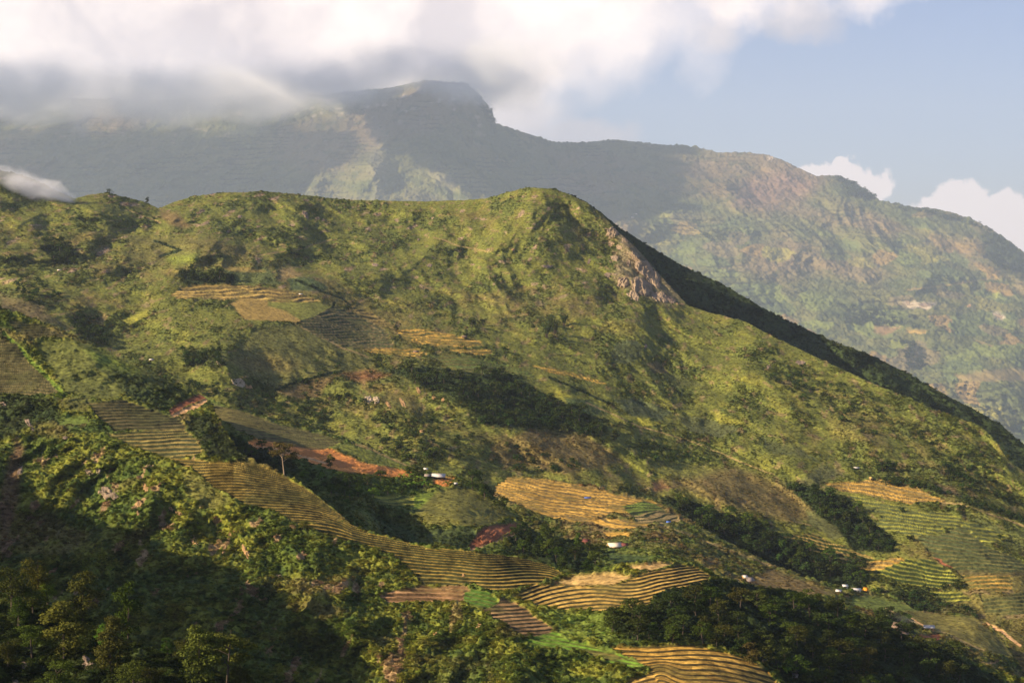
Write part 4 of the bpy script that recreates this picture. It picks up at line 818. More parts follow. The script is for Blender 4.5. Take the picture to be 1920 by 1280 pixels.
def side_scrub():
    P, c = LAYERS['side_pts']; r = np.random.default_rng(77); k = r.integers(0, len(P), 9000); pos = P[k] + r.normal(0, 2.0, (9000, 3)) * np.array([1, 1, 0]); s_ = 1.0 + 2.4 * r.random(9000) ** 2
    scatter('scrub', pos - np.array([0, 0, .6]), np.stack([s_, s_, s_ * .8], -1), np.clip(c[k] * r.normal(1, .2, (9000, 1)), .01, .5), r.integers(0, 4, 9000), PC_FAR)
side_scrub()
# ---------------------------------------------------------------- trees
LEAFM = {k: mat_leaf('leaves ' + k, c, trans=.22, var=.35) for k, c in dict(dark=(.042, .060, .014), olive=(.088, .096, .018), mid=(.055, .085, .014), bright=(.10, .17, .02), dusk=(.062, .066, .015), lone=(.095, .080, .022), bamboo=(.055, .085, .022)).items()}
_PROTO = {}
def tree_proto(kind, seed, n, size, leaf, bark):
    key = (kind, seed, n, leaf, bark.name)
    if key in _PROTO: return _PROTO[key]
    if kind == 'bamboo': (cv, cq), (tv, tq) = bamboo_geo(seed)
    elif kind == 'banana': (cv, cq), (tv, tq) = banana_geo(seed)
    else: L, (cv, cq), (tv, tq) = wood_mesh(kind, seed, n, size)
    cm = mesh_from('crown', cv, cq, mats=[LEAFM[leaf]]); tm = mesh_from('trunk', tv, tq, smooth=True, mats=[bark])
    jv, jq = join([(cv, cq), (tv, tq)]); mi = np.zeros(len(jq), int); mi[len(cq):] = 1
    jm = mesh_from('tree', jv, jq, mats=[LEAFM[leaf], bark], midx=mi)
    _PROTO[key] = (cm, tm, jm); return _PROTO[key]
TR = random.Random(5)
def put_tree(lname, u, v, hpx, kind, leaf, label, group=None, name='tree', seed=1, n=900, size=.035, parts=True, bark=None, wide=1.0, cat='tree', pos=None, yaw=None, tilt=0.0):
    P = surf(lname, u, v) if pos is None else pos; h = hpx * P.y / F
    cm, tm, jm = tree_proto(kind, seed, n, size, leaf, bark or BARK)
    yaw = TR.random() * 6.28 if yaw is None else yaw
    if parts:
        o = new_obj(name, None); c = new_obj('crown' if kind != 'banana' else 'leaves', cm, o); t = new_obj('trunk' if kind != 'bamboo' else 'stems', tm, o)
    else: o = new_obj(name, jm)
    o.location = P - Vector((0, 0, h * .03)); o.scale = (h * wide, h * wide, h); o.rotation_euler = (TR.gauss(0, .03) + tilt, TR.gauss(0, .03), yaw)
    tag(o, label, cat, group); return o
def in_poly(poly, n, dmin, seed):
    P = np.array(poly, float); r = random.Random(seed); out = []; tries = 0
    while len(out) < n and tries < 60000:
        tries += 1; u = r.uniform(P[:, 0].min(), P[:, 0].max()); v = r.uniform(P[:, 1].min(), P[:, 1].max())
        if poly_sd(poly, np.array([u]), np.array([v]))[0] < 0: continue
        if any(((u - a) ** 2 + ((v - b) * 1.8) ** 2) < dmin ** 2 for a, b in out): continue
        out.append((u, v))
    return out
def grove(lname, poly, n, dmin, h0, h1, kinds, leaves, label, group, seed, parts=False, nleaf=500, size=.045, wide=(1.1, 1.6), name='forest_tree'):
    r = random.Random(seed)
    pts = sorted(in_poly(poly, n, dmin, seed), key=lambda q: q[1]); A = np.array(pts); us = np.sort(A[:, 0])
    fit = np.polyfit(A[:, 0], A[:, 1], 1)
    ex = {int(A[:, 0].argmin()): 'leftmost of all', int(A[:, 0].argmax()): 'rightmost of all', 0: 'the highest standing', len(pts) - 1: 'the lowest standing'}
    for i, (u, v) in enumerate(pts):
        zone = 'left end' if u < us[len(us) // 3] else ('middle' if u < us[2 * len(us) // 3] else 'right end'); edge = 'upper' if v < np.polyval(fit, u) else 'lower'
        lb = label + ', ' + (ex[i] if i in ex else edge + ' side, ' + zone)
        put_tree(lname, u, v, r.uniform(h0, h1), r.choice(kinds), r.choice(leaves), lb, group, name, seed=r.choice((1, 2, 3)), n=nleaf, size=size, parts=parts, wide=r.uniform(*wide))

# the close trees, bottom left
NT = [(22, 1150, 95, 'wide', 'dusk', 'dark spreading tree cut by the left edge of the photo at the bottom left', 1.2),
      (72, 1112, 88, 'round', 'olive', 'olive green rounded tree highest of the close trees at the far left', 1.1),
      (155, 1172, 104, 'tall', 'dusk', 'tall olive brown tree with a narrow crown standing behind the big clumped tree', 1.2),
      (118, 1242, 120, 'tall', 'olive', 'largest close tree at the bottom left, its broad olive crown made of many round clumps', 1.5),
      (238, 1204, 116, 'tall', 'mid', 'slim green tree standing alone with the brightest crown among the close trees', .95),
      (210, 1266, 118, 'tall', 'dusk', 'dull brown green tree between the big clumped tree and the paired pale trees', 1.2),
      (372, 1290, 124, 'tall', 'olive', 'left tree of the pair with pale olive crowns above the bottom edge', 1.25),
      (425, 1288, 126, 'open', 'olive', 'right tree of the pair with pale olive crowns, its thin bare trunk showing below', 1.5),
      (450, 1300, 64, 'round', 'dusk', 'small round dark tree at the foot of the thin bare trunk', 1.2),
      (62, 1156, 58, 'round', 'mid', 'small leafy tree just below the highest close tree at the far left', 1.2),
      (90, 1128, 50, 'round', 'bright', 'small bright green tree beside the highest close tree', 1.2),
      (35, 1180, 66, 'round', 'mid', 'middle sized green tree under the spreading tree at the left edge', 1.2),
      (192, 1212, 44, 'round', 'bright', 'little bright green sapling between the big clumped tree and the slim green tree', 1.2),
      (315, 1232, 36, 'round', 'mid', 'small dark green tree left of the pair with pale olive crowns', 1.2),
      (60, 1236, 70, 'wide', 'mid', 'leafy tree with yellowish leaf tips left of the big clumped tree', 1.2),
      (250, 1300, 60, 'wide', 'olive', 'low olive tree at the bottom edge below the slim green tree', 1.5),
      (285, 1300, 56, 'round', 'dusk', 'low dark tree at the bottom edge right of the pale rock', 1.4),
      (15, 1255, 60, 'round', 'dusk', 'dark tree at the left edge above the bottom corner', 1.3),
      (110, 1300, 66, 'wide', 'mid', 'leafy tree at the bottom edge left of the pale rock', 1.4),
      (345, 1236, 50, 'round', 'dusk', 'dim round tree half hidden behind the left tree of the pale pair', 1.2)]
for i, (u, v, h, k, lf, lab, w) in enumerate(NT):
    put_tree('near_slope', u, v, h, k, lf, lab, 'close trees at the bottom left', 'tree', seed=30 + i, n=3400, size=.017, wide=w * .92, bark=BARK)

# the lone tree on the terrace edge and other trees that stand out
put_tree('foreground_hill', 532, 892, 66, 'open', 'lone', 'tall lone tree with pale trunk and thin crown before the orange bank', None, 'lone_tree', seed=4, n=1500, size=.020, bark=BARKP, wide=1.35)
SOLO = [('foreground_hill', 1343, 1215, 42, 'open', 'olive', 'small tree with pale forked trunk at the wood edge above the bottom terraces', 1.3, True),
        ('foreground_hill', 1405, 1244, 44, 'tall', 'lone', 'brownish half bare tree at the right end of the lowest golden terraces', 1.3, True),
        ('foreground_hill', 115, 754, 22, 'round', 'bright', 'round yellow green tree at the lower end of the hedge by the left terraces', 1.4, True),
        ('foreground_hill', 165, 790, 20, 'round', 'mid', 'small round tree at the right end of the bright green plot on the left', 1.3, True),
        ('foreground_hill', 568, 996, 22, 'round', 'olive', 'round shrub like tree on the lower edge of the long terrace flight', 1.4, True),
        ('foreground_hill', 1515, 1284, 30, 'tall', 'olive', 'bushy pale tree right of the little grey roofed hut at the bottom', 1.6, True),
        ('foreground_hill', 1548, 1290, 36, 'round', 'olive', 'wide pale green tree furthest right of the little grey roofed hut at the bottom', 1.5, True),
        ('road_spur', 655, 920, 30, 'open', 'mid', 'slender tree rising from the green gully right of the lone pale tree', 1.2, True),
        ('road_spur', 618, 878, 26, 'tall', 'olive', 'dark pointed tree in front of the middle of the orange road bank', 1.3, True),
        ('road_spur', 885, 922, 40, 'wide', 'dark', 'broad dark tree just right of the white roofed house by the road', 1.3, True),
        ('road_spur', 908, 934, 36, 'round', 'dark', 'second dark tree right of the white roofed house, lower on the slope', 1.3, True),
        ('road_spur', 940, 958, 30, 'wide', 'dark', 'dark tree on the shoulder of the knoll left of the golden terraces', 1.4, True),
        ('road_spur', 768, 896, 26, 'round', 'mid', 'rounded green tree at the right end of the orange bank', 1.3, True),
        ('road_spur', 718, 968, 20, 'round', 'mid', 'pale round shrub at the edge of the dark gully below the knoll', 1.3, True),
        ('road_spur', 785, 900, 22, 'wide', 'dark', 'dark tree directly left of the white roofed house', 1.4, True),
        ('main_ridge', 1182, 804, 16, 'wide', 'dark', 'lone dark tree on the yellow green plot right of the dark wood', 1.6, False),
        ('main_ridge', 1160, 801, 11, 'wide', 'dark', 'smaller dark tree just left of the lone one on the yellow green plot', 1.6, False),
        ('main_ridge', 1152, 828, 24, 'tall', 'dark', 'dark upright tree at the lower right tip of the dark wood', 1.3, False),
        ('main_ridge', 885, 615, 20, 'round', 'dark', 'dark clump tree at the foot of the green slope, left of the bamboo', 1.5, False),
        ('main_ridge', 905, 612, 14, 'round', 'dark', 'smaller dark tree beside the clump tree left of the bamboo', 1.5, False),
        ('main_ridge', 652, 586, 14, 'round', 'dark', 'small dark tree on the hedge at the top corner of the purple brown terraces', 1.5, False),
        ('main_ridge', 742, 622, 12, 'round', 'dark', 'tiny dark tree at the left end of the golden terraces on the plateau', 1.5, False),
        ('main_ridge', 865, 655, 12, 'wide', 'mid', 'small tree at the right end of the golden terraces on the plateau', 1.5, False),
        ('main_ridge', 948, 664, 14, 'round', 'dark', 'dark tree at the right end of the narrow golden strip on the plateau', 1.5, False),
        ('main_ridge', 1655, 885, 24, 'wide', 'dark', 'large dark tree above the golden terraces at the right', 1.6, False),
        ('main_ridge', 1672, 886, 20, 'round', 'dark', 'second dark tree above the golden terraces at the right, further right', 1.5, False),
        ('main_ridge', 1706, 1016, 16, 'round', 'dark', 'round dark tree at the left foot of the dark contour terraces on the right', 1.5, False),
        ('main_ridge', 1790, 1104, 18, 'wide', 'dark', 'dark tree at the lower right corner of the green curved terraces', 1.6, False),
        ('main_ridge', 1770, 1104, 13, 'round', 'dark', 'smaller dark tree at the bottom of the green curved terraces', 1.5, False),
        ('main_ridge', 1876, 1012, 12, 'round', 'dark', 'small dark tree at the right tip of the green terraces on the far right', 1.5, False),
        ('main_ridge', 1690, 960, 12, 'round', 'dark', 'small dark tree between the two flights of green terraces on the right', 1.5, False),
        ('main_ridge', 1890, 850, 10, 'round', 'olive', 'tiny tree on the crest near the right edge', 1.5, False),
        ('main_ridge', 276, 382, 12, 'tall', 'dark', 'small upright tree on the skyline of the left hump', 1.3, False),
        ('main_ridge', 205, 364, 9, 'wide', 'dark', 'low dark tree on the very top of the left hump', 1.9, False)]
for i, (ln, u, v, h, k, lf, lab, w, pt) in enumerate(SOLO):
    put_tree(ln, u, v, h, k, lf, lab, None, 'tree', seed=60 + i % 6, n=1300 if pt else 450, size=.028 if pt else .05, parts=pt, wide=w)
for i, (u, v, h) in enumerate([(1024, 634, 36), (1040, 626, 36), (1056, 612, 30), (1032, 612, 26)]):
    put_tree('main_ridge', u, v, h, 'bamboo', 'bamboo', 'tall dark bamboo clump with drooping stems on the open green slope below the peak', 'bamboo clumps below the peak', 'bamboo_clump', seed=3 + i % 2, wide=.8, parts=False, cat='bamboo')
for i, (u, v, h) in enumerate([(752, 900, 17), (762, 908, 18), (774, 914, 19), (785, 908, 18), (794, 916, 17), (770, 896, 15), (783, 898, 15), (760, 918, 16)]):
    put_tree('road_spur', u, v, h, 'banana', 'bright', 'banana plant with big pale leaves in the garden below the white roofed house', 'banana plants below the white roofed house', 'banana_plant', seed=i % 4, wide=1.1, parts=True, cat='banana plant')
for i, (u, v, h) in enumerate([(838, 912, 14), (846, 910, 13)]):
    put_tree('road_spur', u, v, h, 'banana', 'mid', 'banana plant beside the orange soil at the corner of the white roofed house', 'banana plants beside the orange soil', 'banana_plant', seed=i, wide=1.1, parts=True, cat='banana plant')
for i, (u, v, h) in enumerate([(1462, 1262, 20), (1470, 1266, 21), (1478, 1264, 18)]):
    put_tree('foreground_hill', u, v, h, 'banana', 'bright', 'banana plant with upright yellow green leaves behind the little grey roofed hut', 'banana plants behind the small hut', 'banana_plant', seed=i, wide=1.2, parts=True, cat='banana plant')

G1 = dict(parts=True, nleaf=1100, size=.030)
grove('foreground_hill', [(1236, 1146), (1300, 1132), (1345, 1124), (1420, 1130), (1500, 1138), (1560, 1156), (1640, 1178), (1720, 1212), (1790, 1240), (1800, 1300), (1560, 1310), (1480, 1280), (1400, 1232), (1290, 1212), (1190, 1208), (1140, 1195), (1150, 1165), (1215, 1150)], 80, 23, 32, 48, ['wide', 'round', 'wide'], ['dark', 'dark', 'dark', 'dusk', 'mid'],
      'dark broad tree in the dense lower right wood', 'trees of the lower right wood', 11, wide=(1.1, 1.5), **G1)
grove('road_spur', [(395, 808), (440, 826), (500, 838), (540, 850), (555, 880), (520, 885), (470, 862), (420, 850), (395, 830)], 12, 15, 15, 22, ['round', 'wide'], ['dark', 'dark', 'mid'],
      'dark tree in the hollow under the orange bank', 'trees in the hollow left of the lone tree', 12, **G1)
grove('road_spur', [(560, 890), (640, 900), (760, 912), (790, 930), (700, 935), (660, 950), (600, 925), (570, 900)], 20, 17, 15, 24, ['round', 'round', 'wide'], ['mid', 'bright', 'mid', 'dark'],
      'bushy green tree in the gully below the orange bank', 'trees in the gully below the orange bank', 13, **G1)
grove('road_spur', [(968, 1000), (1010, 1004), (1060, 1018), (1105, 1032), (1125, 1050), (1125, 1085), (1060, 1078), (980, 1045), (945, 1020)], 18, 18, 26, 38, ['wide', 'round', 'tall'], ['dark', 'mid', 'dark'],
      'dark tree in the clump left of the cream roofed house', 'trees left of the cream roofed house', 14, **G1)
W1 = [(722, 694), (800, 692), (850, 706), (920, 704), (975, 710), (1005, 735), (1080, 768), (1130, 795), (1140, 815), (1100, 820), (1010, 804), (950, 804), (900, 797), (870, 757), (780, 724)]
grove('main_ridge', W1, 50, 16, 15, 26, ['wide', 'round'], ['dark'], 'dark tree in the long central wood', 'trees of the long dark wood at the centre', 15, nleaf=420, size=.05)
W2 = [(1240, 938), (1290, 944), (1350, 968), (1420, 984), (1450, 1004), (1500, 1024), (1560, 1042), (1605, 1056), (1630, 1084), (1610, 1098), (1560, 1090), (1500, 1070), (1440, 1046), (1380, 1014), (1300, 985)]
grove('main_ridge', W2, 38, 17, 17, 27, ['wide', 'round'], ['dark', 'mid'], 'dark tree in the woodland belt behind the spur', 'trees of the woodland belt behind the spur', 16, nleaf=420, size=.05)
W3 = [(1475, 912), (1520, 918), (1560, 936), (1610, 956), (1678, 1018), (1670, 1038), (1620, 1034), (1575, 995), (1510, 945)]
grove('main_ridge', W3, 14, 20, 16, 26, ['wide', 'round'], ['dark', 'mid'], 'dark tree in the wooded gully at the right', 'trees of the wooded gully at the right', 17, nleaf=420, size=.05)
grove('main_ridge', [(77, 464), (115, 458), (147, 472), (143, 498), (100, 500)], 9, 16, 16, 24, ['wide', 'round'], ['dark'], 'dark tree in the upper left grove', 'trees of the upper left grove', 18, nleaf=420, size=.05)
grove('main_ridge', [(330, 524), (360, 516), (432, 518), (432, 534), (350, 536)], 9, 13, 15, 24, ['wide', 'round', 'tall'], ['dark'], 'dark tree above the golden plateau field', 'trees above the golden plateau field', 19, nleaf=420, size=.05)
grove('terraced_spur', [(1645, 1158), (1690, 1166), (1715, 1182), (1700, 1196), (1665, 1192)], 8, 12, 16, 24, ['round', 'wide'], ['dark', 'mid'], 'tree around the thatched farmhouses', 'trees around the thatched farmhouse', 20, nleaf=600, size=.045)

# further woods and thickets too many and too small to tell apart
def wood(lname, poly, n, h0, h1, seed, gain=1.7):
    def w(Ly): return (poly_sd(poly, Ly.U, Ly.V) > 0).astype(float)
    k, pos, col, u, v, d = pick_points(lname, n, w, seed); r = np.random.default_rng(seed); h = (h0 + (h1 - h0) * r.random(n)) * pos[:, 1] / F
    scl = np.stack([h * 1.4, h * 1.4, h], -1); pos[:, 2] -= h * .12
    c = np.array(C['forest']) * gain * (1 + r.normal(0, .2, (n, 1))) * np.array([1.1, 1.2, 1]); return pos, scl, np.clip(c, .004, .5), r.integers(0, 4, n)
parts_ = [wood('main_ridge', p, n, a, b, s) for p, n, a, b, s in [
    (W1, 90, 11, 20, 28), (W2, 70, 12, 20, 29), (W3, 40, 11, 18, 30),
    ([(130, 590), (190, 600), (205, 650), (150, 640)], 26, 10, 18, 31), ([(340, 655), (410, 655), (425, 690), (345, 690)], 30, 10, 16, 32), ([(1170, 832), (1230, 830), (1290, 850), (1335, 866), (1250, 872), (1180, 862)], 20, 10, 17, 33),
    ([(1630, 1110), (1740, 1112), (1830, 1150), (1860, 1200), (1780, 1200), (1640, 1150)], 60, 12, 20, 34), ([(1625, 905), (1700, 905), (1930, 975), (1930, 990), (1780, 935), (1700, 912)], 50, 9, 17, 35), ([(480, 730), (640, 760), (620, 820), (470, 780)], 60, 8, 14, 36),
    ([(700, 780), (860, 790), (930, 850), (800, 880), (700, 840)], 70, 8, 15, 37), ([(500, 430), (560, 425), (575, 500), (520, 505)], 30, 7, 12, 38), ([(0, 500), (60, 510), (120, 560), (30, 570)], 40, 8, 14, 39), ([(1400, 640), (1560, 700), (1700, 780), (1650, 830), (1450, 740)], 70, 6, 12, 40),
    ([(1700, 800), (1860, 860), (1920, 960), (1800, 920)], 60, 7, 14, 41), ([(560, 655), (720, 690), (700, 770), (560, 760)], 40, 7, 12, 42), ([(950, 830), (1100, 870), (1060, 890), (930, 880)], 30, 8, 14, 43), ([(160, 700), (420, 720), (460, 770), (300, 730)], 50, 9, 15, 44)]]
scatter('thicket', *[np.concatenate([p[i] for p in parts_]) for i in range(4)], PC_WOOD)
parts_ = [wood('far_mountain', p, n, a, b, s, 1.1) for p, n, a, b, s in [
    ([(1560, 330), (1600, 350), (1645, 376), (1600, 372)], 60, 9, 17, 51), ([(1645, 378), (1700, 388), (1830, 415), (1905, 465), (1905, 480), (1820, 425), (1700, 398)], 60, 5, 11, 52), ([(1560, 575), (1640, 580), (1780, 610), (1760, 625), (1600, 610)], 60, 7, 12, 53),
    ([(1690, 640), (1730, 650), (1735, 690), (1700, 700)], 26, 9, 14, 54), ([(1310, 440), (1400, 430), (1390, 450), (1330, 455)], 22, 5, 9, 55), ([(880, 158), (915, 205), (930, 232), (918, 236), (885, 180)], 40, 5, 12, 56), ([(1780, 700), (1920, 780), (1920, 830), (1800, 780)], 50, 6, 11, 57), ([(1840, 440), (1930, 490), (1930, 520), (1860, 500)], 90, 5, 9, 58), ([(1200, 420), (1260, 430), (1250, 450), (1200, 445)], 16, 5, 9, 59)]]
scatter('far_wood', *[np.concatenate([p[i] for p in parts_]) for i in range(4)], PC_WOOD)
# ---------------------------------------------------------------- rock faces
def rock_mat(name, a, b):
    m, nt, N, L, out = mat_new(name); bs = N.new('ShaderNodeBsdfPrincipled'); bs.inputs['Roughness'].default_value = .95; bs.inputs['Specular IOR Level'].default_value = .15
    tc = N.new('ShaderNodeTexCoord'); mp = N.new('ShaderNodeMapping'); mp.inputs['Scale'].default_value = (1, 1, .4); L.new(tc.outputs['Object'], mp.inputs[0])
    n1 = N.new('ShaderNodeTexNoise'); n1.inputs['Scale'].default_value = 1.6; n1.inputs['Detail'].default_value = 8; n1.inputs['Roughness'].default_value = .7; L.new(mp.outputs[0], n1.inputs['Vector'])
    cr = N.new('ShaderNodeValToRGB'); cr.color_ramp.elements[0].position = .38; cr.color_ramp.elements[0].color = (*b, 1); cr.color_ramp.elements[1].position = .62; cr.color_ramp.elements[1].color = (*a, 1)
    L.new(n1.outputs['Fac'], cr.inputs[0]); L.new(cr.outputs[0], bs.inputs['Base Color'])
    bp = N.new('ShaderNodeBump'); bp.inputs['Distance'].default_value = .5; L.new(n1.outputs['Fac'], bp.inputs['Height']); L.new(bp.outputs[0], bs.inputs['Normal']); L.new(bs.outputs[0], out.inputs['Surface']); return m
ROCKM = dict(earth=rock_mat('raw orange earth', (.68, .27, .07), (.34, .12, .03)), redearth=rock_mat('raw red earth', (.42, .15, .06), (.13, .05, .025)), grey=rock_mat('grey limestone', (.47, .35, .23), (.11, .08, .05)), pale=rock_mat('pale limestone', (.62, .50, .34), (.24, .17, .10)), warm=rock_mat('ochre rock', (.58, .37, .17), (.22, .12, .05)), brown=rock_mat('brown rock', (.36, .26, .19), (.11, .085, .06)))
def rock_face(lname, u, v, w, h, mat, label, group=None, seed=0, lean=0.0, cat='rock face', name='rock_face'):
    """a craggy shell that breaks out of the slope; its rim is buried in the ground"""
    Ly = LAYERS[lname]; n = 46; k = surf(lname, u, v).y / F; gu = np.linspace(-1.35, 1.35, n); gv = np.linspace(-1.35, 1.35, n); A, B = np.meshgrid(gu, gv)
    lu = u + A * w / 2 - lean * B * h / 2; lv = v + B * h / 2
    base = np.zeros((n, n, 3)); 
    for i in range(n):
        for j in range(n): ii, jj = ij(Ly, lu[i, j], lv[i, j]); base[i, j] = (Ly.X[ii, jj], Ly.Y[ii, jj], Ly.Z[ii, jj])
    for _ in range(3): base[1:-1, 1:-1] = (base[1:-1, 1:-1] + base[:-2, 1:-1] + base[2:, 1:-1] + base[1:-1, :-2] + base[1:-1, 2:]) / 5
    x = A * w * k / 2; z = -B * h * k / 2; sc_ = max(min(w, h) * k / 2, 1.0)
    r = np.sqrt(A ** 2 + B ** 2) + .30 * fbm(A * 1.6 + seed * 5.1, B * 1.6, 4, 700)
    msk = sstep(1.12, .72, r)
    q = (A + .5 * B) * 2.2 + seed
    crag = .45 * ridged(q, B * 1.0, 5, 710 + seed, .6) + .22 * ridged(q * 3.3, B * 2.2, 3, 720 + seed, .6) + .25 * (cells(q * 1.5, B * 1.3 + seed, 730)[0]) + .10 * perlin(q * 9, B * 6, 731)
    d = (crag - .15) * sc_ * .95 * msk - (1 - msk) * sc_ * .5
    out = np.array([-.35, -.85, .40]); co = base + out * d[..., None]
    i = np.arange(n * n).reshape(n, n); q4 = np.stack([i[1:, :-1], i[1:, 1:], i[:-1, 1:], i[:-1, :-1]], -1).reshape(-1, 4)
    P = base[n // 2, n // 2].copy(); me = mesh_from(name, (co - P).reshape(-1, 3), q4, mats=[ROCKM[mat]])
    o = new_obj(name, me); o.location = P; tag(o, label, cat, group); return o
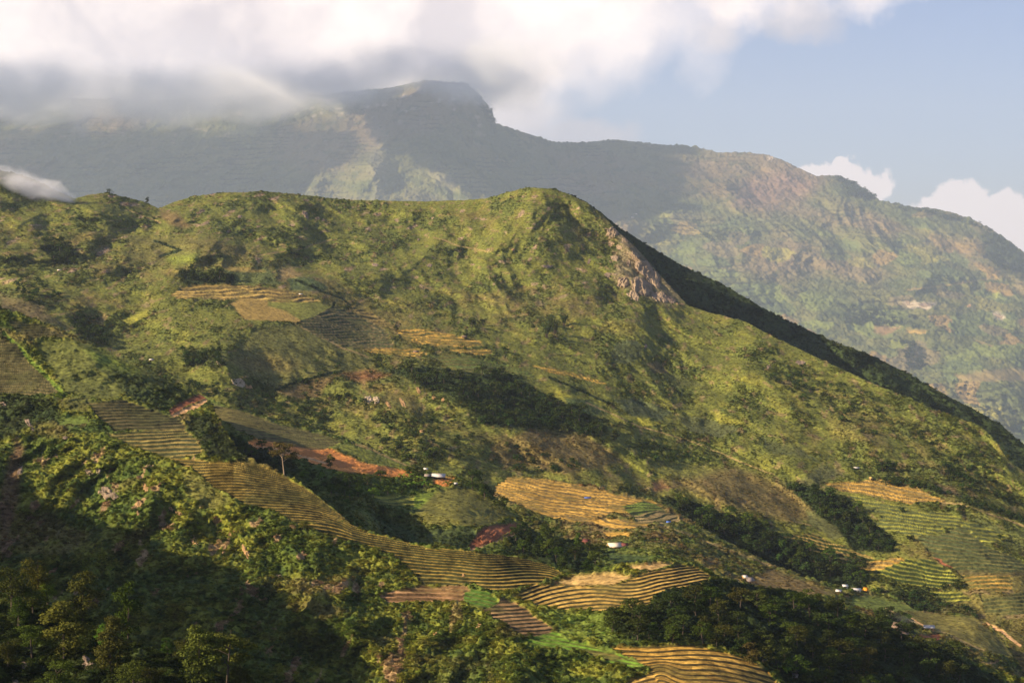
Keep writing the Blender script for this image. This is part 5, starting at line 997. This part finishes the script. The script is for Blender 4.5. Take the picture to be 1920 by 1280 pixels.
RK = [
    ('main_ridge', 411, 678, 10, 15, 'pale', 'small upright pale rock above the large plain olive field', None, .3),
    ('main_ridge', 446, 719, 24, 20, 'pale', 'pale streaked rock face leaning left below the large plain olive field', None, -.6), ('main_ridge', 466, 727, 14, 9, 'warm', 'small ochre ledge touching the right end of the pale streaked rock face', None, -.8),
    ('main_ridge', 691, 750, 20, 15, 'pale', 'vertical pale cliff, leftmost of the rocks by the long dark wood', None, -.2), ('main_ridge', 705, 751, 15, 17, 'pale', 'second pale cliff in the row of rocks by the long dark wood', None, -.2), ('main_ridge', 727, 759, 8, 14, 'warm', 'slim ochre rock rib in the middle of the row by the long dark wood', None, -.4),
    ('main_ridge', 754, 755, 9, 20, 'warm', 'long slanting ochre rock rib right of the middle of the row by the long wood', None, -.5), ('main_ridge', 784, 733, 8, 13, 'warm', 'highest little ochre rock at the edge of the long dark wood', None, -.3), ('main_ridge', 813, 747, 10, 10, 'warm', 'bright ochre rock knob near the right end of the row by the wood', None, 0), ('main_ridge', 830, 751, 7, 8, 'warm', 'tiny ochre rock at the far right end of the row by the wood', None, 0),
    ('main_ridge', 790, 810, 10, 8, 'warm', 'little ochre rock alone on the bushy slope below the row of rocks', None, -.3),
    ('main_ridge', 1147, 438, 22, 24, 'grey', 'rounded grey outcrop highest on the rocky rib right of the main peak', None, .1), ('main_ridge', 1172, 452, 14, 9, 'grey', 'small flat grey ledge on the right of the highest outcrop of the rocky rib', None, -.4), ('main_ridge', 1160, 465, 12, 11, 'grey', 'small grey outcrop under the highest outcrop of the rocky rib', None, 0),
    ('main_ridge', 1206, 503, 34, 34, 'grey', 'upper half of the large grey cliff on the rocky rib', None, -.5), ('main_ridge', 1203, 538, 40, 40, 'grey', 'lower half of the large grey cliff on the rocky rib', None, -.4), ('main_ridge', 1168, 530, 24, 26, 'grey', 'rough grey crag left of the dark cleft on the rocky rib', None, .2), ('main_ridge', 1236, 556, 34, 22, 'grey', 'low grey slab at the foot of the large cliff on the rocky rib', None, -.5), ('main_ridge', 1257, 563, 16, 14, 'brown', 'brownish slab right of the low slab at the foot of the rocky rib', None, -.7), ('main_ridge', 1276, 571, 18, 4, 'warm', 'thin bright ledge at the lowest point of the rocky rib', None, 0), ('main_ridge', 1178, 494, 8, 14, 'grey', 'narrow grey spike in the middle of the rocky rib', None, 0), ('main_ridge', 1139, 516, 14, 10, 'brown', 'low brown outcrop at the left side of the rocky rib', None, 0), ('main_ridge', 1104, 490, 6, 12, 'brown', 'narrow brown rock left of the rocky rib', None, .3),
    ('main_ridge', 572, 404, 11, 16, 'brown', 'reddish brown scar of rock under the skyline of the main ridge', None, -.4), ('main_ridge', 449, 407, 8, 8, 'brown', 'small brown rock under the skyline left of the reddish scar', None, 0), ('main_ridge', 703, 497, 14, 7, 'brown', 'flat brown rock on the green slope above the plateau', None, -.3), ('main_ridge', 804, 498, 12, 7, 'grey', 'flat grey rock on the green slope above the plateau', None, 0), ('main_ridge', 962, 469, 8, 5, 'warm', 'tiny ochre rock on the open slope under the main peak', None, 0), ('main_ridge', 784, 450, 5, 5, 'brown', 'tiny brown rock beside the faint path below the skyline', None, 0), ('main_ridge', 1025, 500, 26, 5, 'brown', 'long low brown ledge on the shoulder under the main peak', None, 0),
    ('main_ridge', 1440, 690, 8, 12, 'brown', 'reddish rocky scar high on the bushy right slope', None, .4), ('main_ridge', 1500, 680, 20, 9, 'brown', 'broad reddish scar on the bushy right slope near the shaded edge', None, -.5), ('main_ridge', 1655, 718, 14, 7, 'brown', 'pinkish bare rock near the shaded edge on the far right slope', None, 0), ('main_ridge', 1210, 650, 6, 10, 'brown', 'small reddish rock at the right edge of the round dark green plot', None, 0),
    ('foreground_hill', 203, 928, 38, 28, 'grey', 'largest pale grey crag on the near slope below the terraces', None, -.5), ('foreground_hill', 167, 890, 16, 12, 'grey', 'small grey crag above and left of the largest near crag', None, -.3), ('foreground_hill', 184, 886, 9, 9, 'pale', 'tiny pale rock directly above the largest near crag', None, 0),
    ('foreground_hill', 272, 918, 12, 24, 'warm', 'tall ochre crag right of the largest near crag', None, -.3), ('foreground_hill', 262, 948, 18, 8, 'warm', 'low ochre rock below the tall ochre crag', None, .5), ('foreground_hill', 260, 967, 8, 14, 'warm', 'narrow ochre rock lowest under the tall ochre crag', None, .3),
    ('foreground_hill', 320, 956, 10, 9, 'warm', 'small ochre rock left of its twin below the lower terrace edge', None, 0), ('foreground_hill', 335, 965, 14, 10, 'warm', 'small ochre rock right of its twin below the lower terrace edge', None, -.2), ('foreground_hill', 365, 1018, 16, 22, 'warm', 'broken ochre crag just above the shadow edge on the near slope', None, -.4), ('foreground_hill', 432, 1008, 11, 26, 'warm', 'slanting ochre rib right of the broken crag by the shadow edge', None, .5), ('foreground_hill', 420, 1035, 7, 14, 'warm', 'narrow ochre rib running down into the shadow', None, .4), ('foreground_hill', 460, 1036, 12, 26, 'warm', 'bright ochre rock face furthest right along the shadow edge', None, -.5),
    ('foreground_hill', 123, 823, 16, 8, 'brown', 'brown ledge under the bright green plot on the left', None, 0), ('foreground_hill', 52, 795, 10, 16, 'brown', 'brown rock scar on the bushy bank below the left terraces', None, -.4), ('foreground_hill', 60, 806, 6, 14, 'grey', 'pale streak of rock beside the brown scar below the left terraces', None, -.2), ('foreground_hill', 5, 760, 14, 9, 'grey', 'grey rock cut by the left edge of the photo', None, 0), ('foreground_hill', 37, 885, 9, 16, 'brown', 'brown rock at the top of the reddish gully on the far left', None, .4),
    ('foreground_hill', 522, 1084, 14, 12, 'brown', 'grey brown rock on the bushy slope above the shadow tip', None, -.3), ('foreground_hill', 896, 1181, 10, 16, 'warm', 'orange bare patch of rock near the small dark terraces at the bottom', None, .4), ('foreground_hill', 815, 1190, 8, 10, 'warm', 'small orange rock left of the orange patch at the bottom centre', None, 0), ('foreground_hill', 868, 1078, 5, 5, 'warm', 'tiny ochre rock at the corner of the brown terrace tongue', None, 0),
    ('near_slope', 168, 1252, 26, 28, 'brown', 'pinkish brown crag among the close trees at the bottom left', None, -.5), ('near_slope', 214, 1276, 18, 14, 'brown', 'lower pinkish brown rock right of the crag among the close trees', None, -.4), ('near_slope', 46, 1250, 12, 18, 'brown', 'small pink brown rock face at the bottom left corner', None, -.4), ('near_slope', 28, 1276, 22, 12, 'brown', 'pale brown rock in the very bottom left corner', None, 0),
    ('far_mountain', 1446, 298, 9, 8, 'pale', 'small whitish rock on the skyline of the far mountain', None, 0), ('far_mountain', 1872, 594, 14, 9, 'grey', 'pale rock face near the right edge on the lower far mountain', None, -.4), ('far_mountain', 1701, 569, 10, 8, 'grey', 'left pale rock of the low broken row on the far mountain', None, 0), ('far_mountain', 1735, 573, 34, 7, 'brown', 'long low brownish cliff on the lower far mountain', None, 0), ('far_mountain', 1816, 576, 9, 5, 'warm', 'small orange rock on the lower far mountain', None, 0)]
for i, (ln, u, v, w, h, mt, lab, g, le) in enumerate(RK): rock_face(ln, u, v, w, h, mt, lab, g, seed=i, lean=le)

EB = [(490, 833, 36, 11, 'earth', 'left end of the orange road cutting, behind the lone pale tree', 0), (590, 851, 52, 17, 'earth', 'broadest bright orange part of the road cutting right of the lone pale tree', -.3), (645, 868, 56, 20, 'earth', 'orange earth slump in the middle of the road cutting', -.5),
      (700, 882, 50, 12, 'earth', 'thin orange strip of the road cutting toward the white roofed house', -.4), (752, 890, 38, 8, 'earth', 'last orange strip of the road cutting next to the white roofed house', 0),
      (915, 1006, 42, 30, 'redearth', 'dark red earth cut on the knoll above the short orange track', .4), (955, 993, 34, 18, 'redearth', 'brighter red earth cut at the right edge of the knoll', .3), (828, 908, 26, 10, 'earth', 'orange bank directly below the white roofed house', 0)]
for i, (u, v, w, h, mt, lab, le) in enumerate(EB): rock_face('road_spur', u, v, w, h, mt, lab, None, 200 + i, le, 'earth bank', 'earth_bank')
for i, (u, v, w, h, lab) in enumerate([(1224, 522, 26, 42, 'right hand edge of the large grey cliff on the rocky rib'), (1188, 556, 26, 18, 'grey foot of the large cliff left of the low slab on the rocky rib'), (1190, 482, 16, 20, 'grey crag just above the large cliff on the rocky rib'), (1152, 486, 16, 12, 'small grey ledge on the left side of the rocky rib')]):
    rock_face('main_ridge', u, v, w, h, 'grey', lab, None, 230 + i, -.4)

# ---------------------------------------------------------------- houses
WALLM = dict(wood=mat_plain('timber boards', (.46, .27, .11), .9, 1.5, .35), dark=mat_plain('dark boards', (.07, .05, .035), .9, 1.5, .35), cream=mat_plain('cream wall', (.62, .52, .38), .9, .8, .15), brick=mat_plain('reddish wall', (.30, .13, .07), .9, 1.5, .3))
ROOFM = dict(white=mat_plain('whitish sheet roof', (.66, .60, .52), .6, .6, .10), cream=mat_plain('cream sheet roof', (.80, .68, .50), .7, .6, .08), grey=mat_plain('grey cement roof', (.27, .22, .19), .85, .8, .2), maroon=mat_plain('maroon roof', (.17, .055, .045), .8, .8, .2), thatch=mat_plain('brown thatch', (.20, .14, .10), 1, 2.5, .35, bump=.15), orange=mat_plain('orange tarpaulin', (.80, .33, .03), .6, .8, .1), blue=mat_plain('blue tarpaulin', (.10, .18, .55), .6, .8, .1), tarp=mat_plain('white tarpaulin', (.66, .62, .56), .6, .8, .1), yellow=mat_plain('yellow straw', (.62, .45, .14), .9, 2, .2))
DOORM = mat_plain('dark doorway', (.02, .018, .015), .9, 1, .1)
def boxm(name, x0, x1, y0, y1, z0, z1, mat, parent):
    me = add_box(name, x0, x1, y0, y1, z0, z1); me.materials.append(mat); return new_obj(name, me, parent)
def house(lname, u, v, wpx, depth, wall_h, rise, yaw, roof, wall, label, name='house', cat='house', posts=False, mono=False, hip=0.0, group=None, extra=None):
    P = surf(lname, u, v); k = P.y / F; L = wpx * k; o = new_obj(name, None); o.location = P + Vector((0, 0, .1)); o.rotation_euler = (0, 0, yaw)
    hx, hy = L / 2, depth / 2
    if posts:
        for sx in (-1, 1):
            for sy in (-1, 1): boxm('post', sx * hx * .92 - .12, sx * hx * .92 + .12, sy * hy * .9 - .12, sy * hy * .9 + .12, -1.2, wall_h, WALLM['wood'], o)
    else:
        # walls with gables
        pr = [(-hx, -hy, -1.5), (hx, -hy, -1.5), (hx, hy, -1.5), (-hx, hy, -1.5), (-hx, -hy, wall_h), (hx, -hy, wall_h), (hx, hy, wall_h), (-hx, hy, wall_h), (-hx * (1 - hip), 0, wall_h + rise * .93), (hx * (1 - hip), 0, wall_h + rise * .93)]
        if mono: pr[6] = (hx, hy, wall_h + rise * .93); pr[7] = (-hx, hy, wall_h + rise * .93); pr[8] = (-hx, hy * .99, wall_h + rise * .93); pr[9] = (hx, hy * .99, wall_h + rise * .93)
        me = mesh_from('wall', pr, [(0, 1, 5, 4), (1, 2, 6, 5), (2, 3, 7, 6), (3, 0, 4, 7)], [(4, 8, 7), (5, 6, 9)], mats=[WALLM[wall]]); new_obj('wall', me, o)
        boxm('door', -.1 * L - .5, -.1 * L + .6, -hy - .05, -hy + .1, -.9, 1.1, DOORM, o)
        for wx in (-.34, .24): boxm('window', wx * L - .45, wx * L + .45, -hy - .04, -hy + .1, .4, 1.2, DOORM, o)
        boxm('window', -hx - .04, -hx + .1, -.5, .5, .4, 1.3, DOORM, o)
    e = .55; t = .14; X0, X1 = -hx - e, hx + e
    def slab(y0, z0, y1, z1, n0, n1):
        a = [(X0, y0, z0), (X1, y0, z0), (n1, y1, z1), (n0, y1, z1)]; b = [(x, y, z + t) for x, y, z in a]; return a + b, [(0, 3, 2, 1), (4, 5, 6, 7), (0, 1, 5, 4), (1, 2, 6, 5), (2, 3, 7, 6), (3, 0, 4, 7)]
    sl = rise / hy
    if mono: V_, Q_ = slab(-hy - e, wall_h - e * sl * .5 + .05, hy + e, wall_h + rise + e * sl * .5 + .05, X0, X1); V_ = np.array(V_); Q_ = np.array(Q_)
    else:
        n0, n1 = X0 + hip * hx, X1 - hip * hx
        a, qa = slab(-hy - e, wall_h - e * sl + .05, 0, wall_h + rise + .05, n0, n1); b, qb = slab(hy + e, wall_h - e * sl + .05, 0, wall_h + rise + .05, n0, n1)
        ps = [(np.array(a), np.array(qa)), (np.array(b), np.array(qb))]
        if hip:
            for s_, xx, nn in ((-1, X0, n0), (1, X1, n1)): ps.append((np.array([(xx, -hy - e, wall_h - e * sl + .06), (xx, hy + e, wall_h - e * sl + .06), (nn, 0, wall_h + rise + .06), (nn, .01, wall_h + rise + .07)]), np.array([(0, 1, 3, 2)])))
        V_, Q_ = join(ps)
    rf = new_obj('roof', mesh_from('roof', V_, Q_, mats=[ROOFM[roof]]), o)
    rg = boxm('ridge_cap', (X0 if not hip else n0), (X1 if not hip else n1), -.18, .18, wall_h + rise + t, wall_h + rise + t + .12, ROOFM[roof], rf) if not mono else None
    tag(o, label, cat, group); return o
H = house
H('road_spur', 1151, 1030, 25, 7.5, 2.2, 2.6, math.radians(16), 'cream', 'wood', 'house with wide cream roof and ochre gable wall on the slope above the golden terraces')
H('road_spur', 1170, 1022, 10, 4.5, 1.8, 1.6, math.radians(10), 'maroon', 'dark', 'small shed with maroon roof behind the cream roofed house', cat='shed', name='shed')
H('road_spur', 1098, 1014, 12, 5, 2.0, 1.6, math.radians(-35), 'maroon', 'brick', 'reddish roofed house half hidden by trees left of the cream roofed house')
H('road_spur', 821, 899, 25, 7.5, 2.2, 2.4, math.radians(-4), 'white', 'dark', 'long house with white roof and dark open front at the end of the orange road')
H('road_spur', 802, 899, 11, 6, 1.8, 1.5, math.radians(-4), 'grey', 'dark', 'dark lean to shed against the left end of the long white roofed house', cat='shed', name='shed')
H('road_spur', 797, 880, 6, 3, 1.0, .9, math.radians(10), 'tarp', 'cream', 'tiny white covered shelter on the crest above the white roofed house', cat='shelter', name='shelter', posts=True)
H('road_spur', 853, 912, 5, 2.5, 1.3, .7, math.radians(20), 'tarp', 'wood', 'tiny white roofed hut among trees right of the long white roofed house', cat='hut', name='hut')
H('terraced_spur', 1404, 1092, 15, 8, 2.2, 2.8, math.radians(28), 'grey', 'wood', 'grey brown roofed house at the end of the terrace spur crest')
H('terraced_spur', 1395, 1090, 8, 5, 2.0, 1.6, math.radians(28), 'white', 'wood', 'small whitish roofed annex behind the grey brown roofed house', cat='shed', name='shed')
H('terraced_spur', 1380, 1093, 11, 5, .5, .5, math.radians(-5), 'yellow', 'wood', 'low yellow straw covered stack left of the grey brown roofed house', cat='shelter', name='straw_shelter', posts=True)
H('terraced_spur', 1584, 1107, 9, 4, 1.6, .9, 0, 'tarp', 'cream', 'short white roof left in the row of shelters under the woodland', cat='shelter', name='shelter', mono=True)
H('terraced_spur', 1605, 1109, 16, 4, 1.6, .9, math.radians(-6), 'tarp', 'cream', 'longest white roof in the row of shelters under the woodland', cat='shelter', name='shelter', mono=True)
H('terraced_spur', 1623, 1110, 8, 4, .8, 2.6, math.radians(10), 'orange', 'wood', 'orange tarpaulin tent at the right end of the row of shelters', cat='tent', name='tent', posts=True)
H('terraced_spur', 1572, 1114, 9, 4, 1.2, 1.0, math.radians(-20), 'tarp', 'wood', 'whitish shelter just below the left of the row of shelters', cat='shelter', name='shelter', mono=True)
H('terraced_spur', 1741, 1184, 19, 6.5, 2.4, 1.8, math.radians(-6), 'white', 'wood', 'timber house with white sheet roof beside the grassy hill near the lower right')
H('terraced_spur', 1757, 1187, 8, 3, 1.2, .8, math.radians(-20), 'yellow', 'wood', 'small ochre stack at the right end of the white roofed timber house', cat='shelter', name='straw_shelter', posts=True)
H('terraced_spur', 1682, 1184, 17, 9, 1.8, 4.2, math.radians(-30), 'thatch', 'dark', 'upper brown thatched farmhouse roof among trees near the lower right', hip=.25, name='farmhouse')
H('terraced_spur', 1694, 1196, 17, 8, 1.8, 3.8, math.radians(-38), 'thatch', 'dark', 'lower brown thatched farmhouse roof touching the upper one near the lower right', hip=.25, name='farmhouse')
H('terraced_spur', 1709, 1199, 9, 4, 1.4, .8, math.radians(-10), 'thatch', 'wood', 'small brown open shed right of the thatched farmhouses', cat='shed', name='shed', posts=True)
H('foreground_hill', 1487, 1272, 14, 3.2, 1.0, 1.1, math.radians(-18), 'grey', 'dark', 'little hut with pale grey roof at the bottom edge right of the golden terraces', cat='hut', name='hut')
H('main_ridge', 1605, 880, 9, 4, 1.6, .9, math.radians(-5), 'white', 'dark', 'small white roofed hut above the golden terraces at the right', cat='hut', name='hut')
H('main_ridge', 1632, 900, 5, 3.5, 1.6, 1.4, math.radians(20), 'yellow', 'wood', 'tiny straw roofed field hut at the top of the right golden terraces', cat='hut', name='hut')
H('main_ridge', 780, 660, 9, 5, 1.2, 1.6, math.radians(15), 'thatch', 'wood', 'small brown field hut at the right tip of the golden plateau strip', cat='hut', name='hut')
H('main_ridge', 870, 634, 9, 5, 1.6, 1.6, math.radians(-15), 'thatch', 'dark', 'small dark hut above the right end of the golden plateau terraces', cat='hut', name='hut')
H('terraced_spur', 1101, 934, 11, 4, .6, .5, math.radians(5), 'blue', 'wood', 'blue tarpaulin lying over the cut rice on the golden spur terraces', cat='tarpaulin', name='tarpaulin', posts=True)
H('terraced_spur', 1253, 979, 7, 3.5, .8, .8, math.radians(-10), 'blue', 'wood', 'small blue tarpaulin shelter at the right tip of the golden spur terraces', cat='shelter', name='shelter', posts=True)
H('main_ridge', 284, 678, 7, 4, 1.4, .8, 0, 'white', 'wood', 'tiny white roofed hut in the shaded valley behind the left terraces', cat='hut', name='hut')
H('main_ridge', 563, 553, 6, 4, 1.4, .8, 0, 'white', 'wood', 'tiny white roofed hut above the right side of the plateau field', cat='hut', name='hut')
H('main_ridge', 111, 509, 6, 4, 1.4, .8, 0, 'white', 'wood', 'tiny white roofed hut below the upper left grove', cat='hut', name='hut')
H('far_mountain', 1191, 404, 7, 22, 8, 8, math.radians(15), 'white', 'cream', 'tiny pale house on the far mountain just above the shaded ridge edge', name='far_house')
H('far_mountain', 1186, 412, 5, 16, 6, 6, math.radians(15), 'white', 'cream', 'lower of the two tiny pale houses on the far mountain above the ridge edge', name='far_house')
H('far_mountain', 1775, 410, 5, 18, 7, 6, 0, 'white', 'cream', 'tiny whitish house high on the far mountain near the right skyline', name='far_house')

# ---------------------------------------------------------------- smoke
def smoke(name, P, size, dens, label, sheared):
    sx, sy, sz = size; me = add_box(name, -sx, sx, -sy, sy, -sz, sz); m, nt, N, L, out = mat_new(name)
    pv = N.new('ShaderNodeVolumePrincipled'); pv.inputs['Color'].default_value = (.95, .95, .97, 1)
    tc = N.new('ShaderNodeTexCoord'); mp = N.new('ShaderNodeMapping'); mp.inputs['Scale'].default_value = (1 / sx, 1 / sy, 1 / sz); L.new(tc.outputs['Object'], mp.inputs[0])
    nz = N.new('ShaderNodeTexNoise'); nz.inputs['Scale'].default_value = 2.2; nz.inputs['Detail'].default_value = 6; nz.inputs['Roughness'].default_value = .6; L.new(mp.outputs[0], nz.inputs['Vector'])
    sp = N.new('ShaderNodeSeparateXYZ'); L.new(mp.outputs[0], sp.inputs[0])
    def mm(op, a, b=None, cl=False):
        n = N.new('ShaderNodeMath'); n.operation = op; n.use_clamp = cl
        for i, x in enumerate((a, b)):
            if x is None: continue
            if isinstance(x, (int, float)): n.inputs[i].default_value = x
            else: L.new(x, n.inputs[i])
        return n.outputs[0]
    # a plume drifting to -x, widening as it goes
    s = mm('MULTIPLY_ADD', sp.outputs['X'], -.5, False); s.node.inputs[2].default_value = .5       # 0 at the source, 1 far downwind
    zc = mm('SUBTRACT', sp.outputs['Z'], mm('MULTIPLY', mm('SUBTRACT', s, .5), sheared)); wd = mm('MULTIPLY_ADD', s, .85); wd.node.inputs[2].default_value = .16
    r2 = mm('SQRT', mm('ADD', mm('POWER', mm('ABSOLUTE', zc), 2.0), mm('POWER', mm('ABSOLUTE', sp.outputs['Y']), 2.0)))
    d = mm('SUBTRACT', 1.0, mm('DIVIDE', r2, wd)); d = mm('ADD', d, mm('MULTIPLY', mm('SUBTRACT', nz.outputs['Fac'], .55), 2.6)); d = mm('MULTIPLY', d, 1.3, True)
    d = mm('MULTIPLY', d, mm('MULTIPLY', mm('SUBTRACT', 1.0, s), mm('MULTIPLY', s, 12.0, True))); d = mm('MULTIPLY', d, mm('MULTIPLY', mm('SUBTRACT', .97, mm('ABSOLUTE', sp.outputs['Z'])), 5.0, True))
    L.new(mm('MULTIPLY', d, dens), pv.inputs['Density']); L.new(pv.outputs[0], out.inputs['Volume']); me.materials.append(m)
    o = new_obj(name, me); o.location = P; tag(o, kind='stuff'); return o
p_ = surf('main_ridge', 142, 374)
smoke('smoke', p_ + Vector((-108, -60, 22)), (125, 95, 80), .06, 'smoke', .55)
p_ = surf('terraced_spur', 1690, 1178)
smoke('chimney_smoke', p_ + Vector((2, -4, 8)), (12, 8, 9), .03, 'smoke', .8)
# ---------------------------------------------------------------- haze
def haze():
    me = add_box('haze', -45500, 45500, -8500, 62500, -3300, 5450)
    m, nt, N, L, out = mat_new('haze air'); pv = N.new('ShaderNodeVolumePrincipled')
    pv.inputs['Color'].default_value = (.70, .82, 1.0, 1); pv.inputs['Density'].default_value = HAZE_D; pv.inputs['Anisotropy'].default_value = .2
    L.new(pv.outputs[0], out.inputs['Volume']); me.materials.append(m); tag(new_obj('haze', me), kind='stuff')
HAZE_D = 1.65e-5
haze()

# ---------------------------------------------------------------- clouds
def icosphere(sub=2):
    import bmesh
    bm = bmesh.new(); bmesh.ops.create_icosphere(bm, subdivisions=sub, radius=1.0); bm.verts.ensure_lookup_table()
    v = np.array([x.co[:] for x in bm.verts]); f = np.array([[x.index for x in p.verts] for p in bm.faces]); bm.free(); return v, f
def shade_cloud():
    """unseen puffs added above and left of the view to shade the far mountain"""
    polys = [[(650, 168), (668, 215), (735, 232), (768, 258), (806, 296), (870, 338), (950, 380), (1130, 430), (1195, 400), (1222, 345), (1235, 262), (1150, 240), (1000, 235), (900, 172)],
             [(-150, 246), (300, 248), (560, 246), (650, 240), (660, 262), (640, 300), (560, 330), (480, 360), (430, 400), (-150, 430)]]
    Ly = LAYERS['far_mountain']; r = np.random.default_rng(33); V0, F0 = icosphere(2); vs = []; fs = []; o = 0
    m = (Ly.U > -160) & (Ly.U < 1300) & (Ly.V < 470); U = Ly.U[m]; V = Ly.V[m]; P = np.stack([Ly.X[m], Ly.Y[m], Ly.Z[m]], -1)
    for pl in polys:
        sd = poly_sd(pl, U, V) + 26 * fbm(P[:, 0] / 900, P[:, 2] / 500, 3, 88); k = np.where(sd > 6)[0]; k = r.choice(k, 620, replace=False)
        for i in k:
            t = (7200 + r.normal(0, 180) - P[i, 2]) / SUN[2]; c = P[i] + SUN * t; rad = 4.2 * min(140, 16 + sd[i] * 2.6) * (.8 + .4 * r.random())
            v = V0 * (rad * (1 + .12 * r.normal(size=(len(V0), 1)))) * np.array([1, 1, .8]) + c; vs.append(v); fs.append(F0 + o); o += len(v)
    me = mesh_from('cloud_shade_caster', np.vstack(vs), None, np.vstack(fs), smooth=True, mats=[mat_plain('shade caster white', (.85, .85, .87), 1, .01, .03)])
    tag(new_obj('cloud_shade_caster', me), kind='stuff')  # unseen blocker, added only for the shadow it throws
shade_cloud()
def cap_cloud():
    co = []; nx, ny, nz = 2, 2, 2
    me = add_box('cap', -2900 * FS, 350 * FS, 6800 * FS, 8900 * FS, 470 * FS, 1300 * FS)
    m, nt, N, L, out = mat_new('summit cloud'); pv = N.new('ShaderNodeVolumePrincipled')
    pv.inputs['Color'].default_value = (1, .995, .99, 1); pv.inputs['Anisotropy'].default_value = 0
    tc = N.new('ShaderNodeTexCoord'); dv = N.new('ShaderNodeVectorMath'); dv.operation = 'SCALE'; dv.inputs['Scale'].default_value = 1 / FS; L.new(tc.outputs['Object'], dv.inputs[0]); sp = N.new('ShaderNodeSeparateXYZ'); L.new(dv.outputs[0], sp.inputs[0])
    def nz_(scale, detail):
        n = N.new('ShaderNodeTexNoise'); n.inputs['Scale'].default_value = scale; n.inputs['Detail'].default_value = detail; n.inputs['Roughness'].default_value = .55; L.new(dv.outputs[0], n.inputs['Vector']); return n.outputs['Fac']
    def mm(op, a, b=None):
        n = N.new('ShaderNodeMath'); n.operation = op
        for i, x in enumerate((a, b)):
            if x is None: continue
            if isinstance(x, (int, float)): n.inputs[i].default_value = x
            else: L.new(x, n.inputs[i])
        return n.outputs[0]
    def mr(x, a, b, c=0., d=1.):
        n = N.new('ShaderNodeMapRange'); n.interpolation_type = 'SMOOTHSTEP'
        for k, q in (('From Min', a), ('From Max', b), ('To Min', c), ('To Max', d)): n.inputs[k].default_value = q
        L.new(x, n.inputs['Value']); return n.outputs[0]
    n1 = nz_(.0030, 8); n2 = nz_(.0052, 8)
    # base height rises to the right, towards the summit
    base = mr(sp.outputs['X'], -1300, -300, 590, 706)
    h = mm('SUBTRACT', sp.outputs['Z'], base); h = mm('ADD', h, mm('MULTIPLY', mm('SUBTRACT', n1, .5), 620))
    d = mr(h, -10, 110)
    right = mm('ADD', sp.outputs['X'], mm('MULTIPLY', mm('SUBTRACT', n1, .5), 900)); d = mm('MULTIPLY', d, mr(right, 260, -110))
    top = mm('ADD', mr(sp.outputs['X'], -1100, -300, 760, 860), mm('MULTIPLY', n1, 160)); d = mm('MULTIPLY', d, mr(mm('SUBTRACT', top, sp.outputs['Z']), -20, 120)); d = mm('MULTIPLY', d, mr(mm('ADD', sp.outputs['Y'], mm('MULTIPLY', n1, 500)), 7150, 7500))
    core = mr(n2, .47, .60); dens = mm('ADD', mm('MULTIPLY', d, CAP_D), mm('MULTIPLY', mm('MULTIPLY', d, core), CAP_C)); L.new(dens, pv.inputs['Density']); L.new(pv.outputs[0], out.inputs['Volume'])
    m.cycles.volume_step_rate = 1.0
    me.materials.append(m); tag(new_obj('summit_cloud', me), kind='stuff')
CAP_D = .0019 / FS; CAP_C = .003 / FS
cap_cloud()
